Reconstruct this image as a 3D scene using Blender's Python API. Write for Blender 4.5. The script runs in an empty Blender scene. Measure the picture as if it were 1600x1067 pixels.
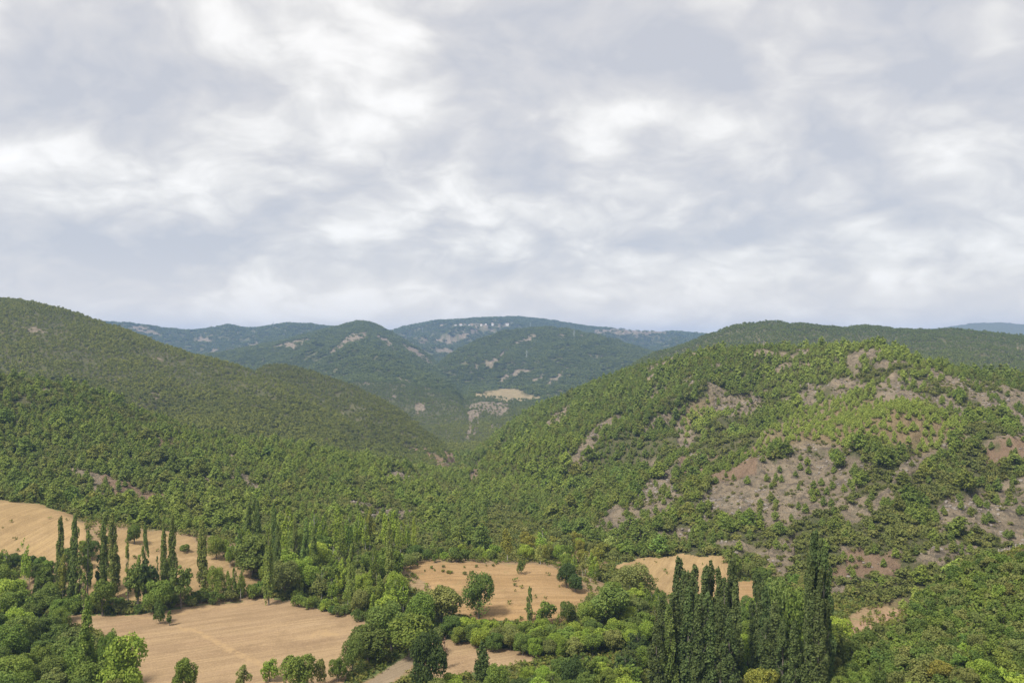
import bpy, math, random
import numpy as np
R = math.radians
D = bpy.data
scene = bpy.context.scene
col = scene.collection

# ------------------------------------------------------------------ camera
CAMZ = 78.0                      # the viewpoint stands on a hill 78 m above the fields
F = 1386.0                       # focal length in photo pixels
PITCH = math.atan(11.5 / F)
cam = D.objects.new('camera', D.cameras.new('camera'))
col.objects.link(cam)
cam.location = (0, 0, CAMZ)
cam.rotation_euler = (math.pi / 2 + PITCH, 0, 0)
cam.data.sensor_width = 36
cam.data.lens = 36 * F / 1600
cam.data.clip_start = 0.5
cam.data.clip_end = 40000
scene.camera = cam

# ------------------------------------------------------------------ light
SUN_EL, SUN_AZ = 54.0, -138.0     # degrees; azimuth from +Y towards +X
scene.view_settings.view_transform = 'Standard'
scene.view_settings.look = 'None'
scene.view_settings.gamma = 1
scene.view_settings.exposure = 0.86
cy = scene.cycles
cy.max_bounces = 5
cy.diffuse_bounces = 2
cy.glossy_bounces = 1
cy.transmission_bounces = 2
cy.transparent_max_bounces = 6
cy.volume_bounces = 1
cy.use_denoising = True
cy.denoiser = 'OPENIMAGEDENOISE'
cy.use_adaptive_sampling = False
cy.sample_clamp_indirect = 4

sun = D.objects.new('sun', D.lights.new('sun', 'SUN'))
col.objects.link(sun)
sun.data.energy = 3.0
sun.data.angle = R(10)
sun.data.color = (1.0, 0.94, 0.84)
sun.rotation_euler = (R(90 - SUN_EL), 0, -R(SUN_AZ) + math.pi)
sun.location = (0, 0, 500)


class NT:
    """small helper round a node tree"""
    def __init__(s, nt):
        s.nt = nt
        s.n = nt.nodes
        s.n.clear()

    def new(s, t, **kw):
        n = s.n.new(t)
        for k, v in kw.items():
            setattr(n, k, v)
        return n

    def link(s, a, b):
        s.nt.links.new(a, b)

    def put(s, sock, v):
        if isinstance(v, bpy.types.NodeSocket):
            s.link(v, sock)
        elif v is not None:
            if isinstance(v, (tuple, list)) and len(v) == 3 and sock.type == 'RGBA':
                v = (*v, 1)
            sock.default_value = v

    def math(s, op, a, b=None, c=None, clamp=False):
        n = s.new('ShaderNodeMath', operation=op, use_clamp=clamp)
        s.put(n.inputs[0], a)
        s.put(n.inputs[1], b)
        if c is not None:
            s.put(n.inputs[2], c)
        return n.outputs[0]

    def vmath(s, op, a, b=None, out=0):
        n = s.new('ShaderNodeVectorMath', operation=op)
        s.put(n.inputs[0], a)
        if b is not None:
            if op == 'SCALE':
                s.put(n.inputs['Scale'], b)
            else:
                s.put(n.inputs[1], b)
        return n.outputs[out]

    def noise(s, vec, scale, detail=4, rough=0.55, dist=0.0):
        n = s.new('ShaderNodeTexNoise')
        s.put(n.inputs['Vector'], vec)
        s.put(n.inputs['Scale'], scale)
        n.inputs['Detail'].default_value = detail
        n.inputs['Roughness'].default_value = rough
        n.inputs['Distortion'].default_value = dist
        return n.outputs['Fac']

    def ramp(s, fac, stops):
        n = s.new('ShaderNodeValToRGB')
        e = n.color_ramp.elements
        while len(e) < len(stops):
            e.new(0.5)
        for el, (p, c) in zip(e, stops):
            el.position = p
            el.color = (*c, 1) if len(c) == 3 else c
        s.put(n.inputs[0], fac)
        return n.outputs[0]

    def mix(s, fac, a, b, mode='MIX'):
        n = s.new('ShaderNodeMix', data_type='RGBA', blend_type=mode)
        s.put(n.inputs[0], fac)
        s.put(n.inputs[6], a)
        s.put(n.inputs[7], b)
        return n.outputs[2]

    def maprange(s, v, a, b, c=0.0, d=1.0, smooth=False):
        n = s.new('ShaderNodeMapRange', interpolation_type='SMOOTHSTEP' if smooth else 'LINEAR')
        s.put(n.inputs[0], v)
        for i, q in enumerate((a, b, c, d)):
            n.inputs[i + 1].default_value = q
        return n.outputs[0]


def px_dir(px, py):
    """world direction through a photo pixel"""
    x, u = (px - 800.0), (533.5 - py)
    d = np.array([x, F * math.cos(PITCH) - u * math.sin(PITCH), F * math.sin(PITCH) + u * math.cos(PITCH)])
    return d / np.linalg.norm(d)


def px_at(px, py):
    """azimuth and slope (dz per horizontal metre) of a photo pixel; arrays too"""
    px = np.asarray(px, float)
    py = np.asarray(py, float)
    x, u = (px - 800.0), (533.5 - py)
    Y = F * math.cos(PITCH) - u * math.sin(PITCH)
    Z = F * math.sin(PITCH) + u * math.cos(PITCH)
    return np.arctan2(x, Y), Z / np.hypot(x, Y)


def to_px(x, y, z):
    Y = y * math.cos(PITCH) + (z - CAMZ) * math.sin(PITCH)
    U = -y * math.sin(PITCH) + (z - CAMZ) * math.cos(PITCH)
    Y = np.maximum(Y, 1e-3)
    return 800 + F * x / Y, 533.5 - F * U / Y


# ------------------------------------------------------------------ sky: broken overcast
world = D.worlds.new('World')
scene.world = world
world.use_nodes = True
w = NT(world.node_tree)
out = w.new('ShaderNodeOutputWorld')
bg = w.new('ShaderNodeBackground')
w.link(bg.outputs[0], out.inputs[0])
sky = w.new('ShaderNodeTexSky', sky_type='NISHITA', sun_disc=False)
sky.sun_elevation = R(SUN_EL)
sky.sun_rotation = R(SUN_AZ)
tc = w.new('ShaderNodeTexCoord').outputs['Generated']
sep = w.new('ShaderNodeSeparateXYZ')
w.link(tc, sep.inputs[0])
zz = w.math('MAXIMUM', sep.outputs[2], 0.0)
# a cloud deck seen from below: directions are cast onto a flat layer (curving down at the horizon)
den = w.math('ADD', zz, 0.42)
cx = w.math('DIVIDE', sep.outputs[0], den)
cyy = w.math('DIVIDE', sep.outputs[1], den)
comb = w.new('ShaderNodeCombineXYZ')
w.link(cx, comb.inputs[0])
w.link(cyy, comb.inputs[1])
comb.inputs[2].default_value = 3.7
P = comb.outputs[0]
warp = w.new('ShaderNodeTexNoise')
w.link(P, warp.inputs['Vector'])
warp.inputs['Scale'].default_value = 3.0
warp.inputs['Detail'].default_value = 3
wc = w.vmath('SUBTRACT', warp.outputs['Color'], (0.5, 0.5, 0.5))
P2 = w.vmath('ADD', P, w.vmath('SCALE', wc, 0.22))


n1 = w.noise(P2, 2.6, 6, 0.54)
n2 = w.noise(P2, 7.4, 5, 0.56)
bil = w.math('ABSOLUTE', w.math('SUBTRACT', w.noise(P2, 4.6, 3, 0.5), 0.5))
dens = w.math('ADD', w.math('MULTIPLY', n1, 0.60), w.math('MULTIPLY', n2, 0.38))
dens = w.math('ADD', dens, w.math('MULTIPLY', bil, -0.55))
dens = w.math('ADD', dens, 0.112)
# large bright breaks and heavy banks of this sky: (px, py, radius px x, radius px y, amount)
BANKS = [(520, 90, 140, 85, -.11), (385, 320, 90, 55, -.12), (60, 275, 160, 40, -.06), (90, 30, 160, 60, -.05),
         (1130, 430, 160, 36, -.07), (1450, 415, 220, 40, -.06), (20, 425, 70, 30, -.09), (1565, 30, 120, 60, -.04),
         (980, 205, 150, 18, -.05), (1480, 215, 80, 40, -.05), (440, 460, 260, 26, -.06), (960, 478, 300, 22, -.07), (1340, 385, 120, 14, -.05),
         (940, 110, 230, 75, .075), (1190, 360, 160, 34, .09), (240, 385, 150, 30, .085), (680, 250, 180, 50, .06),
         (90, 190, 200, 50, .055), (1350, 250, 200, 55, .045), (200, 445, 140, 22, .05), (600, 440, 180, 26, .03),
         (1330, 120, 200, 60, .035), (980, 375, 120, 22, .05), (300, 110, 120, 60, .035), (560, 390, 180, 26, .04), (850, 290, 140, 26, .03)]
P3 = w.vmath('ADD', tc, w.vmath('MULTIPLY', wc, (0.17, 0.17, 0.10)))
for (bx, by, rx, ry, amt) in BANKS:
    d = px_dir(bx, by)
    df = w.vmath('SUBTRACT', P3, tuple(d))
    df = w.vmath('MULTIPLY', df, (F / rx, 0.6 * F / rx, F / ry))
    q = w.vmath('LENGTH', df, out=1)
    g = w.maprange(q, 1.7, 0.0, 0.0, amt, smooth=True)
    dens = w.math('ADD', dens, g)
ccol = w.ramp(dens, [(0.36, (1.02, 1.0, .98)), (0.44, (.94, .915, .88)), (0.51, (.785, .765, .74)), (0.585, (.655, .642, .645)),
                     (0.68, (.55, .555, .59))])
# warm pale band just over the hills
hz = w.maprange(sep.outputs[2], 0.12, 0.01, 0.0, 0.50, smooth=True)
ccol = w.mix(hz, ccol, (1.04, .91, .76))
below = w.maprange(sep.outputs[2], -0.03, -0.10, 0.0, 1.0)
ccol = w.mix(below, ccol, (.20, .21, .15))
# the layer lets a little blue sky through, brighter towards the hidden sun
sk = w.new('ShaderNodeVectorMath', operation='SCALE')
w.link(sky.outputs[0], sk.inputs[0])
sk.inputs['Scale'].default_value = 0.08
ccol = w.mix(0.14, ccol, sk.outputs[0])
sd = (math.sin(R(SUN_AZ)) * math.cos(R(SUN_EL)), math.cos(R(SUN_AZ)) * math.cos(R(SUN_EL)), math.sin(R(SUN_EL)))
dot = w.vmath('DOT_PRODUCT', tc, sd, out=1)
glow = w.maprange(dot, 0.6, 1.0, 1.0, 1.8, smooth=True)
ccol = w.vmath('SCALE', ccol, glow)
w.link(ccol, bg.inputs[0])
bg.inputs[1].default_value = 0.67
world.cycles.sampling_method = 'MANUAL'
world.cycles.sample_map_resolution = 512

# ------------------------------------------------------------------ numeric noise
def vnoise(x, y, seed=0):
    xi = np.floor(x).astype(np.int64)
    yi = np.floor(y).astype(np.int64)
    fx = x - xi
    fy = y - yi
    fx = fx * fx * fx * (fx * (fx * 6 - 15) + 10)
    fy = fy * fy * fy * (fy * (fy * 6 - 15) + 10)

    def h(a, b):
        v = (a * 374761393 + b * 668265263 + seed * 1274126177) & 0xFFFFFFFF
        v = ((v ^ (v >> 13)) * 1274126177) & 0xFFFFFFFF
        v = v ^ (v >> 16)
        return (v & 0xFFFF) / 65535.0
    a = h(xi, yi)
    b = h(xi + 1, yi)
    c = h(xi, yi + 1)
    d = h(xi + 1, yi + 1)
    return (a + (b - a) * fx) * (1 - fy) + (c + (d - c) * fx) * fy


def fbm(x, y, s, octv=4, seed=0, gain=0.5):
    """-1..1"""
    t = 0
    amp = 1.0
    tot = 0
    x = x / s
    y = y / s
    for k in range(octv):
        t = t + amp * (vnoise(x, y, seed + k * 17) * 2 - 1)
        tot += amp
        amp *= gain
        x, y = x * 1.93 + 7.1, y * 1.93 - 3.3
        x, y = x * 0.8 - y * 0.6, x * 0.6 + y * 0.8
    return t / tot * 1.6


def ridged(x, y, s, octv=3, seed=0):
    """0..1, sharp crests at 1"""
    t = 0
    amp = 1.0
    tot = 0
    x = x / s
    y = y / s
    for k in range(octv):
        t = t + amp * (1 - np.abs(vnoise(x, y, seed + k * 13) * 2 - 1) * 1.4)
        tot += amp
        amp *= 0.5
        x, y = x * 2.07 + 1.7, y * 2.07 - 5.1
    return np.clip(t / tot, 0, 1)


def sstep(a, b, v):
    t = np.clip((v - a) / (b - a), 0, 1)
    return t * t * (3 - 2 * t)


# ------------------------------------------------------------------ terrain as real ridges
# every ridge: crest polyline (photo px, photo py, distance m), foot polyline (photo px, distance m)
def floor_z(r, az=0):
    z = np.interp(r, [0, 150, 330, 420, 560, 750, 1300, 2000, 9000], [0, 0, 0, -4, -13, -25, -60, -62, -62])
    hill = 76.3 - 0.5 * r
    return np.maximum(z, hill)


LAYERS = {}


def ridge(name, crest, foot, back=0.35, shape=1.0, gully=0, gs=160, rnd=0.16, dirn=0.0):
    c = np.array(crest, float)
    az, t = px_at(c[:, 0], c[:, 1])
    o = np.argsort(az)
    f = np.array(foot, float)
    faz, _ = px_at(f[:, 0], np.full(len(f), 700.0))
    zc = CAMZ + t * c[:, 2]
    LAYERS[name] = dict(az=az[o], rc=c[o, 2], zc=zc[o], faz=faz, rf=f[:, 1], back=back, shape=shape, gully=gully,
                        gs=gs, rnd=rnd, dirn=dirn, idx=len(LAYERS) + 1)


ridge('terrace', [(-700, 775, 400), (0, 785, 390), (60, 792, 382), (100, 805, 368), (130, 822, 352), (200, 823, 350), (290, 838, 345),
                  (400, 872, 325), (470, 895, 315), (560, 920, 300)],
      [(-700, 318), (0, 316), (100, 300), (250, 285), (400, 285), (560, 290)], back=0.05, shape=0.9, rnd=0.3)
ridge('mound', [(560, 900, 300), (640, 880, 300), (700, 876, 300), (780, 880, 300), (850, 883, 300), (920, 905, 292), (960, 930, 280), (1010, 950, 272)],
      [(560, 262), (700, 258), (850, 254), (1010, 258)], back=0.25, shape=0.8, rnd=0.3)
ridge('spur', [(1180, 1112, 190), (1230, 1088, 192), (1280, 1058, 195), (1330, 1030, 205), (1400, 972, 216), (1480, 915, 236),
               (1560, 872, 246), (1600, 858, 250), (1750, 810, 262), (2100, 700, 300)],
      [(1180, 150), (2100, 140)], back=0.42, shape=1.0, gully=1.5, gs=40, rnd=0.12)
ridge('left_near', [(-700, 560, 700), (-200, 575, 670), (0, 589, 640), (60, 597, 640), (130, 612, 640), (180, 630, 630), (230, 652, 610), (300, 678, 590),
                    (380, 690, 590), (450, 699, 600), (520, 712, 600), (600, 728, 600), (660, 742, 610), (720, 752, 620), (760, 765, 600),
                    (800, 800, 540), (840, 835, 480)],
      [(-700, 398), (0, 389), (60, 381), (100, 367), (130, 351), (200, 349), (290, 344), (400, 335), (550, 330), (700, 335), (760, 345), (840, 400)],
      back=0.30, shape=0.95, gully=5, gs=80)
ridge('left_hill', [(-700, 400, 1500), (-200, 440, 1450), (0, 467, 1400), (60, 475, 1370), (120, 492, 1330), (160, 505, 1300), (200, 519, 1270), (250, 539, 1230),
                    (300, 555, 1190), (350, 568, 1160), (400, 583, 1130), (450, 603, 1090), (500, 630, 1040), (560, 668, 970),
                    (620, 705, 900), (680, 742, 820), (720, 765, 780), (760, 800, 700)],
      [(-700, 760), (0, 720), (300, 660), (500, 640), (700, 620), (760, 600)], back=0.3, shape=1.0, gully=14, gs=150)
ridge('left_spur', [(330, 640, 1300), (370, 606, 1320), (395, 584, 1330), (412, 574, 1330), (440, 571, 1330), (480, 580, 1310), (540, 600, 1260), (600, 628, 1180),
                    (650, 664, 1080), (690, 695, 980), (715, 722, 860), (728, 736, 800), (745, 775, 740), (765, 810, 700)],
      [(330, 900), (600, 780), (765, 640)], back=0.5, shape=1.0, gully=13, gs=110)
ridge('right_hill', [(690, 800, 640), (712, 765, 700), (730, 728, 760), (745, 709, 820), (770, 688, 860), (800, 662, 890), (850, 634, 900), (900, 612, 900), (950, 593, 880),
                     (1000, 577, 860), (1050, 562, 830), (1100, 550, 800), (1170, 545, 760), (1250, 546, 720), (1310, 543, 690), (1350, 541, 670),
                     (1400, 548, 650), (1440, 565, 640), (1480, 578, 640), (1540, 586, 660), (1600, 590, 680), (2300, 590, 700)],
      [(690, 560), (740, 520), (790, 470), (850, 400), (920, 360), (980, 335), (1140, 318), (1210, 312), (1300, 300), (1400, 290), (2300, 290)],
      back=0.30, shape=1.0, gully=30, gs=112, dirn=1.0)
ridge('right_far', [(880, 640, 1500), (940, 598, 1550), (1000, 563, 1600), (1050, 545, 1650), (1100, 527, 1700), (1150, 510, 1700), (1200, 504, 1700), (1260, 508, 1700),
                    (1320, 512, 1750), (1350, 510, 1800), (1400, 514, 1800), (1500, 516, 1800), (1600, 526, 1800), (2300, 530, 1800)],
      [(880, 1100), (1200, 950), (1600, 900), (2300, 900)], back=0.3, shape=1.0, gully=12, gs=180)
ridge('knoll', [(560, 700, 1700), (640, 672, 1800), (655, 663, 1850), (675, 643, 1880), (700, 629, 1900), (750, 620, 1900), (800, 626, 1900), (840, 628, 1900),
                (900, 640, 1850), (1000, 650, 1700)],
      [(560, 1300), (720, 1250), (1000, 1250)], back=0.0, shape=1.0, gully=20, gs=110)
ridge('plateau', [(690, 640, 1950), (740, 616, 2050), (790, 607, 2150), (850, 604, 2150), (900, 604, 2100), (1000, 604, 2100)],
      [(690, 1880), (1000, 1880)], back=0.25, shape=1.0, gully=0)
ridge('mid_right', [(672, 590, 2400), (680, 574, 2500), (700, 557, 2600), (740, 535, 2750), (780, 520, 2900), (820, 513, 3000), (850, 511, 3000), (880, 514, 3000), (930, 523, 3000),
                    (980, 538, 2950), (1020, 550, 2900), (1100, 570, 2800), (1200, 590, 2700)],
      [(672, 2120), (800, 2150), (1200, 2150)], back=0.35, shape=1.0, gully=62, gs=300, dirn=1.0)
ridge('mid_left', [(-200, 560, 2800), (250, 562, 2800), (350, 552, 2900), (430, 535, 3100), (500, 517, 3200), (535, 509, 3200), (550, 504, 3200), (565, 502, 3200), (585, 507, 3150), (610, 519, 3050),
                   (640, 537, 2950), (670, 556, 2850), (690, 575, 2650), (705, 594, 2450), (718, 614, 2250), (726, 640, 2050), (734, 700, 1700)],
      [(-200, 1600), (500, 1500), (734, 1350)], back=0.5, shape=1.0, gully=62, gs=300, dirn=-1.0)
ridge('far_main', [(560, 540, 4800), (600, 519, 4800), (640, 509, 4900), (680, 501, 5000), (710, 500, 5000), (750, 497, 5000), (800, 495, 5000), (830, 497, 5000), (870, 502, 5000), (920, 511, 5000),
                   (960, 513, 5100), (1000, 517, 5200), (1060, 519, 5200), (1100, 522, 5200), (1200, 526, 5200), (1500, 540, 5200)],
      [(560, 2700), (850, 2800), (1500, 3000)], back=0.3, shape=0.95, gully=95, gs=420, dirn=1.0)
ridge('far_left', [(-700, 500, 4500), (100, 502, 4500), (160, 503, 4500), (200, 505, 4500), (250, 512, 4500), (300, 517, 4500), (340, 511, 4500), (358, 508, 4500), (385, 514, 4500),
                   (420, 510, 4400), (450, 505, 4300), (480, 507, 4300), (530, 512, 4300), (600, 530, 4300), (660, 560, 4300)],
      [(-700, 3000), (660, 2900)], back=0.3, shape=0.95, gully=60, gs=430)
ridge('far_right', [(1300, 530, 7500), (1440, 515, 7500), (1490, 508, 7500), (1520, 503, 7500), (1560, 502, 7500), (1600, 505, 7500), (1700, 515, 7500), (2300, 525, 7500)],
      [(1300, 5500), (2300, 5500)], back=0.3, gully=40, gs=700)
NAMES = ['floor'] + list(LAYERS)


def terrain(x, y):
    """height and ridge index of ground points"""
    az = np.arctan2(x, y)
    r = np.hypot(x, y)
    z = floor_z(r)
    lay = np.zeros(z.shape, np.int16)
    wob = fbm(x, y, 90, 3, 5)
    for nm, L in LAYERS.items():
        rc = np.interp(az, L['az'], L['rc'])
        zc = np.interp(az, L['az'], L['zc'])
        rf = np.interp(az, L['faz'], L['rf'])
        zf = floor_z(rf)
        u = (r - rf) / np.maximum(rc - rf, 1)
        uc = np.clip(u, 0, 1)
        s = uc ** L['shape']
        k = L['rnd']                              # round the crest off
        s = np.where(uc > 1 - k, s - ((uc - (1 - k)) ** 2) / (2 * k) * 0.55, s) / (1 - k / 2 * 0.55)
        h = zf + (zc - zf) * s
        back = np.maximum(r - rc, 0)
        wid = 0.12 * (rc - rf)
        h = np.where(r > rc, zc - L['back'] * (np.sqrt(back ** 2 + wid ** 2) - wid), h)
        if L['gully']:
            env = np.clip(4 * uc * (1 - uc), 0, 1) * np.where(u > 1, 0, 1)
            env = env * sstep(0, 1, uc * 3)
            if L['dirn']:
                # gullies that run down towards the lower left
                sg = L['dirn']
                xr = x * 0.80 - sg * y * 0.60
                yr = sg * x * 0.60 + y * 0.80
                g = ridged(xr + wob * L['gs'] * .15, yr * 0.40, L['gs'], 3, L['idx']) - 0.55
            else:
                # gullies run straight down the fall line
                lat = az * (rc + rf) / 2
                g = ridged(lat + wob * L['gs'] * .16, r * 0.42, L['gs'], 3, L['idx']) - 0.55
            h = h + env * g * L['gully']
        faz = (az < L['az'][0] - 0.0) | (az > L['az'][-1] + 0.0)
        edge = np.maximum(np.maximum(L['az'][0] - az, az - L['az'][-1]), 0) * r
        h = h - np.where(faz, edge * 0.6, 0)
        h = np.where(u < 0, np.minimum(h, zf - (rf - r) * 0.5), h)
        up = h > z
        sm = np.clip(1 - np.abs(h - z) / (2.0 + 0.004 * r), 0, 1)
        z = np.maximum(h, z) + sm * sm * (0.5 + 0.001 * r)
        lay = np.where(up, L['idx'], lay)
    hill = np.isin(lay, HILLS)
    rough = np.where(hill, 1.0, 0.18)
    z = z + rough * (fbm(x, y, 28, 3, 91) * 0.9 + fbm(x, y, 7, 3, 92) * 0.35) + fbm(x, y, 60, 2, 93) * 0.25 * (r > 150)
    return z, lay


HILLS = [NAMES.index(n) for n in NAMES if n not in ('floor', 'terrace', 'mound')]

NAZ = 1250
az_in = np.linspace(R(-33.5), R(33.5), NAZ)
az_l = np.linspace(R(-80), R(-33.5), 90)[:-1]
AZ = np.concatenate([az_l, az_in, -az_l[::-1]])
rs = [1.5]
while rs[-1] < 9500:
    q = rs[-1]
    st = 0.06 if q < 100 else 0.02 if q < 150 else 0.0040 if q < 420 else 0.0055 if q < 1000 else 0.008 if q < 2200 else 0.012 if q < 5300 else 0.03
    rs.append(q * (1 + st))
RR = np.array(rs)
GA, GR = np.meshgrid(AZ, RR, indexing='ij')          # [az, r]
GX, GY = GR * np.sin(GA), GR * np.cos(GA)
GZ, GL = terrain(GX, GY)
TAN = (GZ - CAMZ) / GR
VIS = np.maximum.accumulate(TAN, axis=1)             # skyline so far, for every azimuth
PXG, PYG = to_px(GX, GY, GZ)
print('terrain grid', GZ.shape, 'min', GZ.min(), 'max', GZ.max())


def visible(x, y, z, slack=0.0):
    """is a point at height z in sight of the camera (slack: also points a little behind a crest)"""
    a = np.arctan2(x, y)
    r = np.hypot(x, y)
    i = np.clip(np.searchsorted(AZ, a), 1, len(AZ) - 1)
    j = np.clip(np.searchsorted(RR, r) - 2, 0, len(RR) - 1)
    return (z - CAMZ) / r > VIS[i, j] - slack


def hit(px, py, rmin=120):
    """ground point seen at a photo pixel"""
    a, t = px_at(px, py)
    i = int(np.clip(np.searchsorted(AZ, a), 1, len(AZ) - 1))
    tn = TAN[i]
    k = np.where((RR > rmin) & (tn >= t))[0]
    if len(k) == 0:
        k = [int(np.argmax(np.where(RR > rmin, tn, -9)))]
    k = k[0]
    if k > 0 and tn[k] > tn[k - 1]:
        f = (t - tn[k - 1]) / (tn[k] - tn[k - 1])
        r = RR[k - 1] + np.clip(f, 0, 1) * (RR[k] - RR[k - 1])
    else:
        r = RR[k]
    x, y = r * math.sin(a), r * math.cos(a)
    z, _ = terrain(np.array([x]), np.array([y]))
    return x, y, float(z[0])

# ------------------------------------------------------------------ ground cover masks, outlined where the bare ground lies
MX0, MY0, MW, MH = -260, 440, 2120, 720
def poly_mask(polys, blur=3):
    m = np.zeros((MH, MW), np.float32)
    for poly in polys:
        p = np.array(poly, float) - (MX0, MY0)
        x0, y0 = np.floor(p.min(0)).astype(int) - 1
        x1, y1 = np.ceil(p.max(0)).astype(int) + 1
        x0, y0, x1, y1 = max(x0, 0), max(y0, 0), min(x1, MW), min(y1, MH)
        yy, xx = np.mgrid[y0:y1, x0:x1] + 0.5
        ins = np.zeros(xx.shape, bool)
        j = len(p) - 1
        for i in range(len(p)):
            xi, yi = p[i]
            xj, yj = p[j]
            if yi != yj:
                c = ((yi > yy) != (yj > yy)) & (xx < (xj - xi) * (yy - yi) / (yj - yi) + xi)
                ins ^= c
            j = i
        m[y0:y1, x0:x1] = np.maximum(m[y0:y1, x0:x1], ins)
    for _ in range(blur):
        m[1:-1] = (m[:-2] + 2 * m[1:-1] + m[2:]) / 4
        m[:, 1:-1] = (m[:, :-2] + 2 * m[:, 1:-1] + m[:, 2:]) / 4
    return m


def strip(pts, wd):
    """a thin band along a polyline as a polygon"""
    p = np.array(pts, float)
    d = np.gradient(p, axis=0)
    n = np.stack([-d[:, 1], d[:, 0]], 1) / np.maximum(np.linalg.norm(d, axis=1, keepdims=True), 1e-6)
    wv_ = wd * np.sin(np.linspace(0.35, math.pi - 0.35, len(p)))[:, None]
    return np.concatenate([p + n * wv_, (p - n * wv_)[::-1]]).tolist()


def sample(m, px, py):
    i = np.clip((px - MX0), 0, MW - 1.01)
    j = np.clip((py - MY0), 0, MH - 1.01)
    a = i.astype(int)
    b = j.astype(int)
    fa, fb = i - a, j - b
    v = (m[b, a] * (1 - fa) + m[b, a + 1] * fa) * (1 - fb) + (m[b + 1, a] * (1 - fa) + m[b + 1, a + 1] * fa) * fb
    ok = (px > MX0) & (px < MX0 + MW - 2) & (py > MY0) & (py < MY0 + MH - 2)
    return np.where(ok, v, 0)


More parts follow.
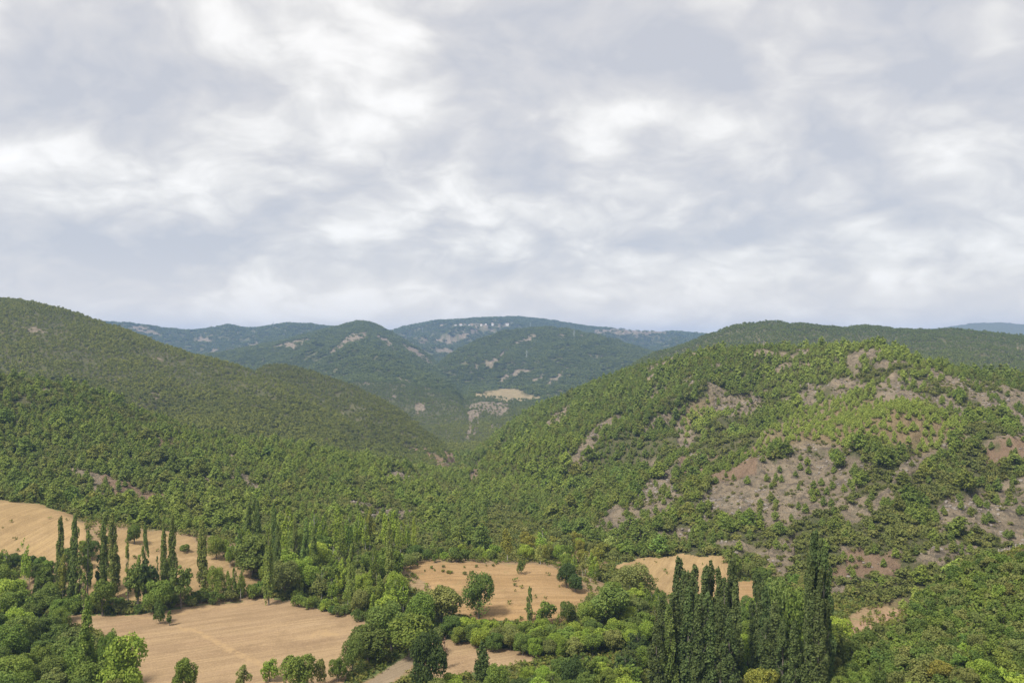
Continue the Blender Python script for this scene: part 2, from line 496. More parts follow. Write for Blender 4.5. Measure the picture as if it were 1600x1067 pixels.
BARE = {
    'right_hill': [
        [(1060, 700), (1048, 668), (1066, 648), (1090, 620), (1132, 611), (1150, 618), (1170, 614), (1198, 626), (1190, 640), (1160, 652), (1130, 648), (1108, 642), (1082, 655), (1090, 680), (1075, 705)],
        [(1168, 700), (1215, 668), (1260, 640), (1310, 622), (1390, 632), (1440, 645), (1505, 662), (1495, 690), (1440, 700), (1390, 690), (1320, 676), (1260, 684), (1215, 700), (1190, 720), (1150, 730)],
        [(1075, 790), (1120, 755), (1130, 735), (1170, 715), (1215, 720), (1290, 705), (1345, 712), (1352, 735), (1330, 750), (1345, 768), (1310, 800), (1275, 800), (1250, 815), (1200, 825), (1150, 812), (1110, 820), (1080, 815), (1120, 790)],
        [(925, 838), (950, 805), (1000, 778), (1020, 755), (1052, 765), (1055, 800), (1010, 815), (965, 838), (940, 846)],
        [(1385, 750), (1420, 708), (1470, 685), (1515, 680), (1520, 690), (1480, 705), (1455, 725), (1410, 750), (1390, 760)],
        [(1300, 812), (1330, 785), (1385, 765), (1395, 790), (1360, 810), (1320, 822)],
        [(1450, 815), (1480, 780), (1530, 765), (1600, 742), (1700, 730), (1700, 850), (1600, 830), (1560, 838), (1500, 830), (1470, 842)],
        [(1435, 566), (1470, 582), (1512, 604), (1500, 616), (1468, 606), (1450, 590)],
        [(1398, 605), (1416, 590), (1420, 600), (1404, 618)],
        strip([(890, 732), (915, 705), (945, 672), (972, 652)], 12), strip([(1008, 680), (1030, 660), (1062, 640)], 9),
        strip([(850, 668), (870, 650), (900, 630)], 8),
        [(1300, 850), (1345, 856), (1400, 880), (1395, 900), (1350, 895), (1322, 880)], strip([(1345, 850), (1375, 895), (1340, 905)], 5),
        [(1530, 692), (1600, 676), (1700, 670), (1700, 725), (1600, 722), (1560, 730), (1540, 715)],
        [(1180, 905), (1205, 880), (1225, 840), (1240, 830), (1235, 880), (1225, 905), (1200, 925)],
        [(1420, 880), (1500, 850), (1530, 860), (1470, 890)], [(1010, 838), (1070, 822), (1100, 828), (1060, 850)],
        [(1540, 800), (1600, 790), (1660, 790), (1640, 850), (1570, 850)],
        strip([(1240, 560), (1260, 572), (1280, 578)], 3), strip([(735, 760), (748, 748), (760, 725)], 8), strip([(742, 800), (752, 770)], 6), strip([(780, 700), (800, 682), (812, 672)], 6), [(1005, 720), (1030, 715), (1020, 740), (1000, 745)],
        [(1560, 862), (1600, 850), (1700, 845), (1700, 870), (1600, 868)],
        [(1030, 745), (1052, 728), (1060, 740), (1040, 760)], [(1280, 905), (1330, 915), (1310, 945), (1270, 935)],
    ],
    'left_near': [
        [(85, 738), (110, 734), (150, 745), (190, 752), (262, 772), (250, 790), (205, 785), (170, 768), (120, 752)],
        [(120, 758), (140, 760), (165, 778), (150, 784)], [(212, 668), (245, 678), (272, 690), (266, 698), (235, 690), (214, 680)],
        [(352, 706), (372, 708), (370, 716), (352, 715)], strip([(40, 600), (60, 606), (80, 612), (100, 618)], 4),
        [(300, 750), (335, 748), (332, 758), (305, 760)], [(380, 762), (420, 760), (425, 768), (385, 770)], strip([(410, 780), (430, 785), (450, 787)], 4),
        [(265, 795), (300, 790), (320, 800), (290, 806)], [(550, 785), (580, 782), (585, 790), (555, 792)],
        strip([(690, 830), (715, 828), (740, 845), (745, 855)], 8), [(655, 818), (672, 815), (670, 824)],
    ],
    'left_hill': [strip([(8, 518), (40, 516), (78, 520)], 3), strip([(140, 525), (152, 527)], 3), [(238, 612), (252, 610), (255, 620), (242, 620)],
                  strip([(180, 605), (188, 607)], 3), strip([(30, 533), (45, 534)], 3), strip([(500, 685), (508, 687)], 2), strip([(600, 715), (625, 722), (650, 735)], 3)],
    'left_spur': [strip([(655, 700), (672, 712), (680, 722)], 6), strip([(678, 706), (695, 722), (706, 738)], 8), strip([(698, 705), (712, 720), (722, 734)], 8), strip([(630, 690), (650, 705)], 5),
                  [(700, 712), (725, 722), (722, 735), (708, 732)], strip([(610, 680), (618, 690)], 3), strip([(630, 705), (645, 716)], 3)],
    'right_far': [[(1183, 532), (1200, 530), (1210, 538), (1196, 542)], strip([(1412, 527), (1432, 528)], 2), [(1585, 543), (1610, 546), (1605, 552), (1590, 548)], strip([(1498, 548), (1504, 552)], 3)],
    'knoll': [[(730, 648), (738, 636), (756, 629), (790, 629), (806, 634), (800, 645), (780, 648), (760, 645), (745, 655), (742, 675), (736, 690), (728, 688), (735, 665)],
              [(655, 664), (672, 645), (695, 628), (712, 622), (705, 632), (685, 648), (668, 662), (655, 668)], strip([(752, 652), (750, 670), (744, 685)], 2.5),
              strip([(765, 672), (776, 660)], 3), strip([(780, 690), (800, 672), (815, 662)], 4)],
    'mid_right': [strip([(728, 588), (750, 576), (775, 562), (790, 552), (800, 545)], 3), strip([(808, 540), (822, 532), (838, 525)], 4),
                  strip([(778, 600), (795, 590), (812, 582), (830, 577)], 5), strip([(855, 600), (870, 590), (888, 572)], 3), strip([(828, 598), (845, 592), (850, 588)], 3),
                  [(870, 520), (885, 524), (882, 530), (872, 527)], strip([(858, 602), (862, 596), (868, 590)], 2), strip([(735, 606), (742, 604)], 2), strip([(705, 592), (712, 586)], 2),
                  strip([(795, 572), (800, 568)], 3), strip([(905, 522), (912, 528)], 2), strip([(935, 560), (945, 562)], 3)],
    'mid_left': [strip([(515, 552), (535, 540), (555, 526), (568, 518)], 5), strip([(625, 535), (645, 548), (665, 562), (680, 570)], 5), strip([(545, 535), (565, 528), (575, 520)], 4),
                 strip([(590, 525), (605, 535), (612, 545)], 5), strip([(610, 620), (625, 625)], 4), [(646, 630), (662, 628), (664, 645), (650, 648)],
                 strip([(620, 590), (640, 597), (650, 600)], 3), strip([(570, 555), (576, 557)], 3), strip([(560, 595), (580, 602)], 2), strip([(630, 650), (645, 656)], 4),
                 strip([(430, 545), (460, 538), (480, 530)], 5), strip([(640, 572), (668, 582)], 3)],
    'far_left': [strip([(300, 535), (315, 530), (330, 533)], 5), strip([(330, 548), (348, 545)], 4), strip([(370, 558), (385, 548), (410, 538)], 6), strip([(325, 524), (345, 522)], 3), strip([(435, 545), (455, 538), (480, 530)], 5), strip([(200, 512), (225, 515), (250, 522)], 4)],
    'far_main': [strip([(683, 509), (705, 508)], 2), strip([(688, 521), (705, 517)], 3), strip([(645, 530), (668, 528)], 4), strip([(680, 530), (700, 536), (728, 530)], 5), strip([(700, 530), (725, 524), (750, 516)], 4), strip([(655, 535), (672, 540)], 4),
                 strip([(680, 545), (700, 548), (712, 552)], 4), strip([(705, 565), (715, 560)], 4), strip([(765, 519), (782, 519)], 2.5), strip([(725, 508), (760, 509), (790, 510)], 1.6), strip([(800, 509), (815, 510)], 2), strip([(830, 509), (845, 510)], 2),
                 strip([(930, 520), (980, 517), (1040, 520)], 6), strip([(608, 516), (625, 512)], 3)],
}
DRY = {
    'right_hill': [[(1290, 1000), (1330, 960), (1380, 938), (1425, 932), (1440, 948), (1390, 975), (1340, 1000), (1300, 1015)], [(1150, 725), (1190, 690), (1235, 655), (1290, 625), (1390, 622), (1440, 640), (1500, 658), (1510, 690), (1440, 712), (1330, 690), (1230, 700)],
                   [(1180, 905), (1210, 880), (1230, 905), (1200, 930)], [(1060, 660), (1085, 625), (1125, 618), (1100, 645), (1075, 680)]],
    'floor': [[(1290, 1000), (1330, 960), (1380, 938), (1425, 932), (1440, 948), (1390, 975), (1340, 1000), (1300, 1015)],
              [(855, 880), (890, 855), (930, 862), (960, 880), (940, 905), (900, 895)], [(1145, 912), (1205, 905), (1210, 935), (1150, 940)],
              [(520, 1080), (600, 1050), (650, 1020), (665, 1030), (600, 1080), (560, 1110)], [(1015, 940), (1050, 935), (1070, 970), (1020, 985)]],
    'terrace': [[(-60, 778), (0, 780), (70, 790), (120, 812), (300, 830), (420, 860), (440, 900), (400, 940), (200, 950), (60, 940), (-60, 930)],
                [(500, 868), (560, 872), (600, 885), (610, 900), (560, 905), (510, 890)]],
    'mound': [[(600, 870), (700, 868), (860, 872), (940, 905), (1000, 940), (980, 960), (900, 950), (700, 960), (620, 900)]],
    'left_near': [[(140, 800), (250, 815), (330, 835), (420, 850), (410, 870), (300, 845), (150, 825)], [(490, 838), (560, 836), (620, 850), (620, 858), (500, 848)]],
    'plateau': [[(738, 622), (745, 615), (790, 606), (812, 609), (820, 618), (850, 620), (852, 628), (800, 630), (760, 628)]],
    'spur': [[(1290, 1000), (1330, 960), (1380, 938), (1425, 932), (1440, 948), (1390, 975), (1340, 1000), (1300, 1015)], [(1555, 875), (1575, 858), (1660, 848), (1660, 880), (1580, 880)], [(1290, 1030), (1330, 990), (1345, 1000), (1310, 1040)]],
}
RED = {'right_hill': [[(1240, 690), (1300, 640), (1400, 640), (1480, 660), (1440, 690)], [(1500, 720), (1560, 690), (1640, 680), (1640, 740), (1540, 740)],
                      [(1280, 870), (1340, 850), (1420, 870), (1400, 910), (1300, 905)], [(725, 760), (765, 720), (770, 740), (740, 820)], [(1060, 700), (1180, 680), (1180, 745), (1060, 760)]],
       'left_near': [[(150, 745), (260, 765), (260, 800), (160, 785)], [(205, 664), (280, 690), (266, 705), (205, 685)], [(680, 820), (750, 830), (750, 860), (690, 850)]],
       'left_spur': [[(640, 695), (730, 700), (730, 740), (650, 730)]], 'floor': [[(1290, 1000), (1440, 930), (1440, 970), (1300, 1020)]]}
STRAW = {'floor': [strip([(266, 973), (300, 985), (345, 1006), (392, 1030), (425, 1050), (450, 1075)], 4), strip([(345, 1012), (372, 1018)], 5), strip([(478, 992), (505, 988), (535, 992)], 5), strip([(100, 965), (240, 961), (300, 952), (420, 936)], 2)],
         'terrace': [strip([(190, 862), (240, 866), (300, 872), (360, 884)], 3), strip([(190, 868), (260, 872)], 2)]}
MASK = {}
for nm_, src, bl in (('bare', BARE, 2), ('dry', DRY, 3), ('red', RED, 6), ('straw', STRAW, 1)):
    MASK[nm_] = {NAMES.index(k): poly_mask(v, bl) for k, v in src.items()}


def cover(kind, x, y, px, py, lay):
    """0..1 amount of bare / dry / red ground"""
    v = np.zeros(px.shape, np.float32)
    r = np.hypot(x, y)
    jx = fbm(x, y, 0.02 * r, 3, 71) * 9
    jy = fbm(x, y, 0.02 * r, 3, 72) * 5
    far = np.clip(900 / np.maximum(r, 1), .12, 1)
    for li, m in MASK[kind].items():
        s = lay == li
        if s.any():
            v[s] = sample(m, px[s] + jx[s] * far[s], py[s] + jy[s] * far[s])
    return v


def bare_amount(x, y, px, py, lay):
    b = cover('bare', x, y, px, py, lay)
    r = np.hypot(x, y)
    hill = np.isin(lay, HILLS)
    n = fbm(x, y, 14, 3, 51) * 0.5 + fbm(x, y, 70, 3, 52) * 0.6
    rh = lay == NAMES.index('right_hill')
    LNI = NAMES.index('left_near')
    thr = np.where(rh, np.where(px < 1010, .62, .16), np.where(lay == LNI, .60, 0.85))
    spot = sstep(thr, thr + 0.22, n) * hill * (r < 1500)
    fr = fbm(x, y, 160, 3, 53) + 0.45 * fbm(x, y, 40, 2, 54)
    spot = np.maximum(spot, 0.8 * sstep(1.15, 1.4, fr) * hill * (r >= 1500))
    edge = b * np.where(r > 2200, 1.1, 1) + np.where(r > 2200, .55, .5) * fbm(x, y, np.maximum(6, 0.006 * r), 3, 55) * (b > 0.02)
    return np.clip(np.maximum(sstep(.35, .65, edge), spot), 0, 1)


flat = lambda a: a.reshape(-1)
fx, fy, fpx, fpy, fl = map(flat, (GX, GY, PXG, PYG, GL))
A_BARE = bare_amount(fx, fy, fpx, fpy, fl)
A_DRY = cover('dry', fx, fy, fpx, fpy, fl)
A_RED = cover('red', fx, fy, fpx, fpy, fl)
A_STRAW = cover('straw', fx, fy, fpx, fpy, fl)
# rock faces stand out of bare ground
rock = (A_BARE * np.isin(fl, HILLS) * np.clip(1.4 - np.hypot(fx, fy) / 3000, 0, 1))
fz = flat(GZ) + rock * ((ridged(fx, fy, 13, 4, 61) - 0.5) * 2.6 + (ridged(fx * .8 - fy * .6, (fx * .6 + fy * .8) * .35, 24, 3, 66) - 0.5) * 5.0)
fz = fz + (np.hypot(fx, fy) > 1500) * np.isin(fl, HILLS) * (1 - A_BARE) * (fbm(fx, fy, 22, 2, 62)) * 2.5
GZ = fz.reshape(GZ.shape)
TAN = (GZ - CAMZ) / GR
VIS = np.maximum.accumulate(TAN, axis=1)

# ------------------------------------------------------------------ materials
def material(name, rough=0.95, spec=0.15):
    m = D.materials.new(name)
    m.use_nodes = True
    k = NT(m.node_tree)
    o = k.new('ShaderNodeOutputMaterial')
    b = k.new('ShaderNodeBsdfPrincipled')
    b.inputs['Roughness'].default_value = rough
    b.inputs['Specular IOR Level'].default_value = spec
    k.link(b.outputs[0], o.inputs[0])
    return m, k, b, o


def attr(k, name, typ='GEOMETRY', outn='Fac'):
    n = k.new('ShaderNodeAttribute', attribute_name=name, attribute_type=typ)
    return n.outputs[outn]


def ground_material():
    m, k, b, o = material('hill_ground', 0.97, 0.05)
    pos = k.new('ShaderNodeNewGeometry').outputs['Position']
    big = k.noise(pos, 0.012, 4, 0.6)
    mid = k.noise(pos, 0.09, 6, 0.65)
    fine = k.noise(pos, 0.9, 6, 0.7)
    scrub = k.mix(k.maprange(mid, .38, .64), (.075, .088, .034), (.120, .112, .052))
    scrub = k.mix(k.maprange(big, .4, .62, 0, .35), scrub, (.070, .086, .034))
    scrub = k.mix(k.maprange(fine, .46, .62, 0, .55), scrub, (.15, .125, .078))
    scrub = k.mix(k.maprange(k.noise(pos, .35, 6, .75), .55, .63, 0, .6), scrub, (.165, .132, .09))
    patchy = k.noise(pos, .26, 7, .72)
    streak = k.noise(k.vmath('MULTIPLY', pos, (.9, .5, 2.4)), .22, 6, .75)
    rockc = k.mix(k.maprange(mid, .35, .65), (.210, .165, .110), (.325, .258, .176))
    rockc = k.mix(k.maprange(patchy, .47, .60, 0, .8), rockc, (.135, .118, .084))
    rockc = k.mix(k.maprange(streak, .54, .66, 0, .7), rockc, (.31, .268, .205))
    rockc = k.mix(k.maprange(streak, .47, .40, 0, .75), rockc, (.085, .073, .060))
    rockc = k.mix(k.maprange(fine, .35, .7, .35, 0), rockc, (.10, .088, .074))
    redc = k.mix(fine, (.17, .105, .068), (.25, .165, .105))
    rockc = k.mix(k.math('MULTIPLY', attr(k, 'red'), .65), rockc, redc)
    dryc = k.mix(k.maprange(k.math('ADD', k.math('MULTIPLY', fine, .5), k.math('MULTIPLY', mid, .5)), .36, .64), (.17, .135, .07), (.26, .20, .11))
    dryc = k.mix(k.maprange(k.noise(pos, .16, 5, .7), .56, .66, 0, .75), dryc, (.13, .15, .05))
    c = k.mix(attr(k, 'bare'), scrub, rockc)
    c = k.mix(k.math('MULTIPLY', attr(k, 'dry'), k.maprange(patchy, .36, .60, .35, .95)), c, dryc)
    k.link(c, b.inputs['Base Color'])
    bp = k.new('ShaderNodeBump')
    bp.inputs['Strength'].default_value = 1.0
    bp.inputs['Distance'].default_value = 2.2
    k.link(k.math('ADD', k.noise(pos, .5, 8, .7), k.math('MULTIPLY', mid, 1.5)), bp.inputs['Height'])
    k.link(bp.outputs[0], b.inputs['Normal'])
    return m


def floor_material():
    m, k, b, o = material('valley_grass', 0.97, 0.05)
    pos = k.new('ShaderNodeNewGeometry').outputs['Position']
    mid = k.noise(pos, 0.07, 5, 0.6)
    fine = k.noise(pos, 1.2, 6, 0.7)
    g = k.mix(k.maprange(mid, .38, .62), (.05, .085, .022), (.12, .15, .048))
    g = k.mix(k.maprange(fine, .4, .65, 0, .6), g, (.17, .155, .075))
    dryc = k.mix(k.maprange(fine, .36, .64), (.18, .125, .07), (.28, .20, .115))
    dryc = k.mix(k.maprange(k.noise(pos, .13, 5, .7), .55, .66, 0, .8), dryc, (.15, .16, .06))
    dryc = k.mix(k.math('MULTIPLY', attr(k, 'red'), .4), dryc, (.36, .22, .16))
    c = k.mix(attr(k, 'dry'), g, dryc)
    k.link(c, b.inputs['Base Color'])
    bp = k.new('ShaderNodeBump')
    bp.inputs['Strength'].default_value = 0.5
    bp.inputs['Distance'].default_value = 0.3
    k.link(k.noise(pos, 1.5, 6, .7), bp.inputs['Height'])
    k.link(bp.outputs[0], b.inputs['Normal'])
    return m


def field_material(name, c1, c2, c3, angle, green=(.16, .15, .06), gthr=.62):
    """dry stubble with drill lines, straw litter and weedy patches"""
    m, k, b, o = material(name, 0.97, 0.04)
    pos = k.new('ShaderNodeNewGeometry').outputs['Position']
    rot = k.new('ShaderNodeVectorRotate', rotation_type='Z_AXIS')
    k.link(pos, rot.inputs['Vector'])
    rot.inputs['Angle'].default_value = R(angle)
    st = k.vmath('MULTIPLY', rot.outputs[0], (1.0, .06, .06))
    lines = k.noise(st, .9, 5, .7)
    wide = k.noise(st, .16, 3, .6)
    mot = k.noise(pos, .035, 4, .6)
    fine = k.noise(pos, 2.6, 6, .75)
    c = k.mix(k.maprange(mot, .38, .62), c1, c2)
    c = k.mix(k.maprange(wide, .44, .56, 0, .9), c, c3)
    c = k.mix(k.maprange(k.noise(k.vmath('MULTIPLY', rot.outputs[0], (1.0, .03, .03)), .32, 3, .5), .50, .60, 0, .45), c, tuple(v * .80 for v in c1))
    c = k.mix(k.maprange(k.noise(pos, .075, 5, .65), .50, .64, 0, .55), c, tuple(v * .74 for v in c1))
    c = k.mix(k.maprange(lines, .46, .62, 0, .55), c, tuple(v * .72 for v in c1))
    c = k.mix(k.maprange(fine, .52, .66, 0, .6), c, tuple(min(v * 1.25, .8) for v in c3))
    c = k.mix(k.maprange(fine, .48, .36, 0, .6), c, tuple(v * .62 for v in c1))
    c = k.mix(k.maprange(k.noise(pos, .22, 6, .75), gthr, gthr + .1, 0, .6), c, green)
    c = k.mix(k.math('MULTIPLY', attr(k, 'straw'), k.maprange(k.noise(pos, .5, 5, .7), .38, .55)), c, (.34, .235, .125))
    k.link(c, b.inputs['Base Color'])
    bp = k.new('ShaderNodeBump')
    bp.inputs['Strength'].default_value = .6
    bp.inputs['Distance'].default_value = .25
    k.link(k.math('ADD', lines, fine), bp.inputs['Height'])
    k.link(bp.outputs[0], b.inputs['Normal'])
    return m


M_HILL = ground_material()
M_FLOOR = floor_material()
M_ROSE = field_material('stubble_rosy', (0.282, 0.193, 0.112), (0.332, 0.237, 0.139), (0.323, 0.228, 0.128), 62, gthr=.68)
M_GOLD = field_material('stubble_gold', (0.274, 0.188, 0.094), (0.333, 0.237, 0.126), (0.326, 0.230, 0.114), 20, gthr=.66)
M_ROUGH = field_material('stubble_weedy', (0.267, 0.174, 0.086), (0.330, 0.222, 0.115), (0.323, 0.209, 0.100), 84, gthr=.58)
M_FARF = field_material('pale_far_stubble', (.24, .19, .11), (.30, .24, .14), (.28, .22, .125), 30, gthr=.52)
M_MEADOW = field_material('green_meadow', (.06, .105, .026), (.085, .14, .036), (.08, .12, .034), 0)
M_ROAD = field_material('dirt_track', (0.240, 0.184, 0.124), (0.288, 0.224, 0.152), (0.272, 0.212, 0.140), 40)

# ------------------------------------------------------------------ build the sheets
FIELDS = [
    ('rosy', 'wide rosy brown stubble field with its corner behind the dark clump of trees', M_ROSE,
     [(86, 964), (160, 961), (240, 959), (300, 950), (360, 941), (420, 934), (460, 940), (520, 955), (575, 968), (560, 1010), (540, 1060), (520, 1130), (210, 1130), (225, 1067), (190, 1020), (150, 985)], ('floor', 'terrace')),
    ('gold', 'pale golden field rising to the edge of the pines on the left', M_GOLD,
     [(-300, 778), (0, 782), (60, 790), (110, 803), (133, 822), (140, 850), (128, 868), (60, 880), (0, 884), (-300, 880)], ('terrace', 'left_near', 'floor')),
    ('upper', 'sloping golden field behind the row of slim poplars', M_GOLD,
     [(142, 905), (150, 860), (170, 832), (200, 826), (250, 832), (300, 842), (340, 868), (385, 893), (412, 910), (410, 922), (360, 930), (300, 938), (200, 945), (120, 948)], ('terrace', 'left_near', 'floor')),
    ('centre', 'rough sloping field with a single slim poplar at its foot', M_ROUGH,
     [(632, 888), (660, 878), (720, 880), (780, 880), (850, 884), (880, 898), (922, 928), (905, 950), (880, 975), (800, 970), (740, 968), (700, 950), (670, 915)], ('mound', 'floor', 'terrace')),
    ('right', 'oval straw coloured field below the pines on the right', M_GOLD,
     [(955, 888), (1000, 874), (1060, 868), (1130, 869), (1142, 880), (1142, 905), (1150, 935), (1020, 930), (990, 905)], ('floor', 'right_hill', 'mound')),
    ('small', 'small bare patch of field beside the tallest poplars', M_ROUGH, [(1152, 908), (1205, 905), (1200, 940), (1150, 945)], ('floor', 'right_hill')),
    ('strip', 'narrow tan strip of field behind the bottom hedge', M_ROSE,
     [(650, 1000), (690, 996), (760, 1008), (838, 1022), (850, 1030), (760, 1046), (700, 1060), (650, 1060)], ('floor', 'mound')),
    ('meadow', 'small green meadow between hedges', M_MEADOW, [(925, 1000), (960, 990), (1010, 992), (1020, 1018), (960, 1020)], ('floor', 'mound')),
    ('meadow', 'green grass strip glimpsed between the poplar clumps', M_MEADOW, [(1145, 950), (1180, 950), (1182, 1110), (1150, 1110)], ('floor', 'right_hill')),
    ('far', 'tiny straw coloured plateau field high above the gorge', M_FARF,
     [(742, 617), (756, 614), (775, 612), (790, 607), (810, 609), (816, 617), (835, 620), (848, 621), (840, 626), (795, 629), (775, 625), (756, 622), (740, 621)], ('plateau', 'knoll')),
    ('track', 'pale dirt track bending past the dark clump of trees', M_ROAD, [(480, 1150), (535, 1092), (595, 1052), (632, 1026), (650, 1014), (664, 1018), (652, 1036), (612, 1070), (580, 1105), (560, 1150)], ('floor', 'mound', 'terrace')),
]
na, nr = GZ.shape
idx = np.arange(na * nr).reshape(na, nr)
quads = np.stack([idx[:-1, :-1], idx[:-1, 1:], idx[1:, 1:], idx[1:, :-1]], -1).reshape(-1, 4)
ql = fl[quads[:, 0]]
qx = fpx[quads].mean(1)
qy = fpy[quads].mean(1)
owner = np.full(len(quads), -1, np.int32)
fjx = fbm(fx[quads[:, 0]], fy[quads[:, 0]], 7, 3, 81) * 5.0
fjy = fbm(fx[quads[:, 0]], fy[quads[:, 0]], 7, 3, 82) * 2.6
for fi, (nm_, lab, mt, poly, lays) in enumerate(FIELDS):
    sc_ = 0.25 if nm_ == 'far' else 1
    m = sample(poly_mask([poly], 0), qx + fjx * sc_, qy + fjy * sc_) > 0.5
    m &= np.isin(ql, [NAMES.index(n) for n in lays]) & (owner < 0)
    owner[m] = fi


def sheet(name, qsel, mat, label=None):
    q = quads[qsel]
    if not len(q):
        print('EMPTY', name, label)
        return
    used, inv = np.unique(q, return_inverse=True)
    me = D.meshes.new(name)
    me.vertices.add(len(used))
    co = np.stack([fx[used], fy[used], fz[used]], 1).astype(np.float32)
    me.vertices.foreach_set('co', co.ravel())
    me.loops.add(len(q) * 4)
    me.loops.foreach_set('vertex_index', inv.reshape(-1).astype(np.int32))
    me.polygons.add(len(q))
    me.polygons.foreach_set('loop_start', np.arange(0, len(q) * 4, 4, dtype=np.int32))
    me.polygons.foreach_set('use_smooth', np.ones(len(q), bool))
    for an, arr in (('bare', A_BARE), ('dry', A_DRY), ('red', A_RED), ('straw', A_STRAW)):
        a = me.attributes.new(an, 'FLOAT', 'POINT')
        a.data.foreach_set('value', arr[used].astype(np.float32))
    me.materials.append(mat)
    me.update()
    me.validate()
    o = D.objects.new(name, me)
    col.objects.link(o)
    o['kind'] = 'structure'
    if label:
        o['label'] = label
    return o


LOWL = [NAMES.index(n) for n in ('floor', 'terrace', 'mound')]
free = owner < 0
sheet('valley_floor', free & np.isin(ql, LOWL), M_FLOOR, 'green and tawny valley floor between the fields')
for nm_, lab in (('spur', 'near scrub covered spur at the lower right'), ('left_near', 'pine covered slope above the left fields'),
                 ('left_hill', 'long scrubby hillside on the left'), ('left_spur', 'dark spur falling into the gorge from the left'),
                 ('right_hill', 'rocky pine dotted hill on the right'), ('right_far', 'dark green ridge beyond the right hill'),
                 ('knoll', 'low hill with a grey landslip scar in the gorge'), ('plateau', 'shelf with a straw field above the gorge'),
                 ('mid_right', 'scarred green mountain flank right of the gorge'), ('mid_left', 'pointed green mountain left of the gorge'),
                 ('far_main', 'broad blue mountain with a village near its top'), ('far_left', 'blue ridge on the left skyline'),
                 ('far_right', 'faint blue hill on the right skyline')):
    sheet('hill' if not nm_.startswith(('far', 'mid')) else 'mountain', free & (ql == NAMES.index(nm_)), M_HILL, lab)
for fi, (nm_, lab, mt, poly, lays) in enumerate(FIELDS):
    sheet({'meadow': 'meadow', 'track': 'dirt_road'}.get(nm_, 'field'), owner == fi, mt, lab)

# ------------------------------------------------------------------ foliage
rng = np.random.default_rng(11)


def leaf_material(name, instanced, rough=.75, trans=.34):
    m, k, b, o = material(name, rough, .18)
    if instanced:
        tone = attr(k, 'tone', 'INSTANCER', 'Color')
    else:
        tone = k.new('ShaderNodeObjectInfo').outputs['Color']
    oi = k.new('ShaderNodeObjectInfo')
    lv = attr(k, 'leaf')                                   # per leaf spray variation
    tcn = k.new('ShaderNodeTexCoord').outputs['Object']
    cl = k.noise(tcn, .55, 3, .6)
    v = k.math('ADD', k.math('MULTIPLY', lv, .55), k.math('MULTIPLY', cl, .9))
    v = k.math('ADD', v, k.math('MULTIPLY', oi.outputs['Random'], .26))
    hsv = k.new('ShaderNodeHueSaturation')
    k.link(tone, hsv.inputs['Color'])
    k.link(k.maprange(v, .3, 1.3, .518, .476), hsv.inputs['Hue'])
    k.link(k.maprange(v, .3, 1.3, .74, 1.38), hsv.inputs['Value'])
    hsv.inputs['Saturation'].default_value = .97
    k.link(hsv.outputs[0], b.inputs['Base Color'])
    t = k.new('ShaderNodeBsdfTranslucent')
    k.link(hsv.outputs[0], t.inputs[0])
    mx = k.new('ShaderNodeMixShader')
    mx.inputs[0].default_value = trans
    k.link(b.outputs[0], mx.inputs[1])
    k.link(t.outputs[0], mx.inputs[2])
    k.link(mx.outputs[0], o.inputs[0])
    return m


def bark_material(name, a, b_):
    m, k, b, o = material(name, .9, .1)
    tcn = k.new('ShaderNodeTexCoord').outputs['Object']
    c = k.mix(k.noise(k.vmath('MULTIPLY', tcn, (4, 4, .7)), 2.2, 5, .7), a, b_)
    k.link(c, b.inputs['Base Color'])
    return m


M_LEAF = leaf_material('foliage', False)
M_LEAF_I = leaf_material('forest_foliage', True)
M_BARK = bark_material('grey_bark', (.10, .085, .07), (.20, .175, .15))
M_PALE = bark_material('pale_bark', (.30, .28, .25), (.48, .46, .42))


def leaves(lobes, n, size, rnd, up=.25, inner=.35, stretch=1.0, gap=.0, jit=.6):
    """leaf sprays spread through a set of ellipsoid lobes (cx,cy,cz,rx,ry,rz)"""
    L = np.array(lobes, float)
    wgt = (L[:, 3] * L[:, 5]) ** 0.9
    k = rnd.choice(len(L), n, p=wgt / wgt.sum())
    d = rnd.normal(size=(n, 3))
    d /= np.linalg.norm(d, axis=1, keepdims=True)
    d[:, 2] = np.where((d[:, 2] < -.3) & (rnd.random(n) < .6), -d[:, 2], d[:, 2])
    rad = 1 - inner * rnd.random(n) ** 1.6
    rad *= 1 + .22 * (rnd.random(n) - .5)
    c = L[k, :3] + d * L[k, 3:] * rad[:, None]
    # drop what lies deep inside another lobe
    keep = np.ones(n, bool)
    for q in L:
        e = (((c - q[:3]) / q[3:]) ** 2).sum(1)
        keep &= ~((e < .30) & (rnd.random(n) < .85))
    if gap:
        keep &= fbm(c[:, 0] + c[:, 2] * .6, c[:, 1] - c[:, 2] * .5, size * 6, 2, int(rnd.integers(99))) > -1 + gap
    c, d = c[keep], d[keep]
    n = len(c)
    nrm = d * .75 + rnd.normal(size=(n, 3)) * jit
    nrm[:, 2] += up
    nrm /= np.linalg.norm(nrm, axis=1, keepdims=True)
    a = np.cross(nrm, rnd.normal(size=(n, 3)))
    a /= np.linalg.norm(a, axis=1, keepdims=True)
    b = np.cross(nrm, a)
    s = size * (.55 + .9 * rnd.random(n))[:, None]
    a *= s * .5
    b *= s * .42
    if stretch != 1:
        a[:, 2] *= stretch
        b[:, 2] *= stretch
    j = lambda: 1 + .5 * (rnd.random((n, 1)) - .5)
    P = np.stack([c - a * j(), c - b * j() + nrm * s * .10, c + a * j(), c + b * j() - nrm * s * .08], 1)
    val = rnd.random(n)
    return P.reshape(-1, 3), np.repeat(val, 4)


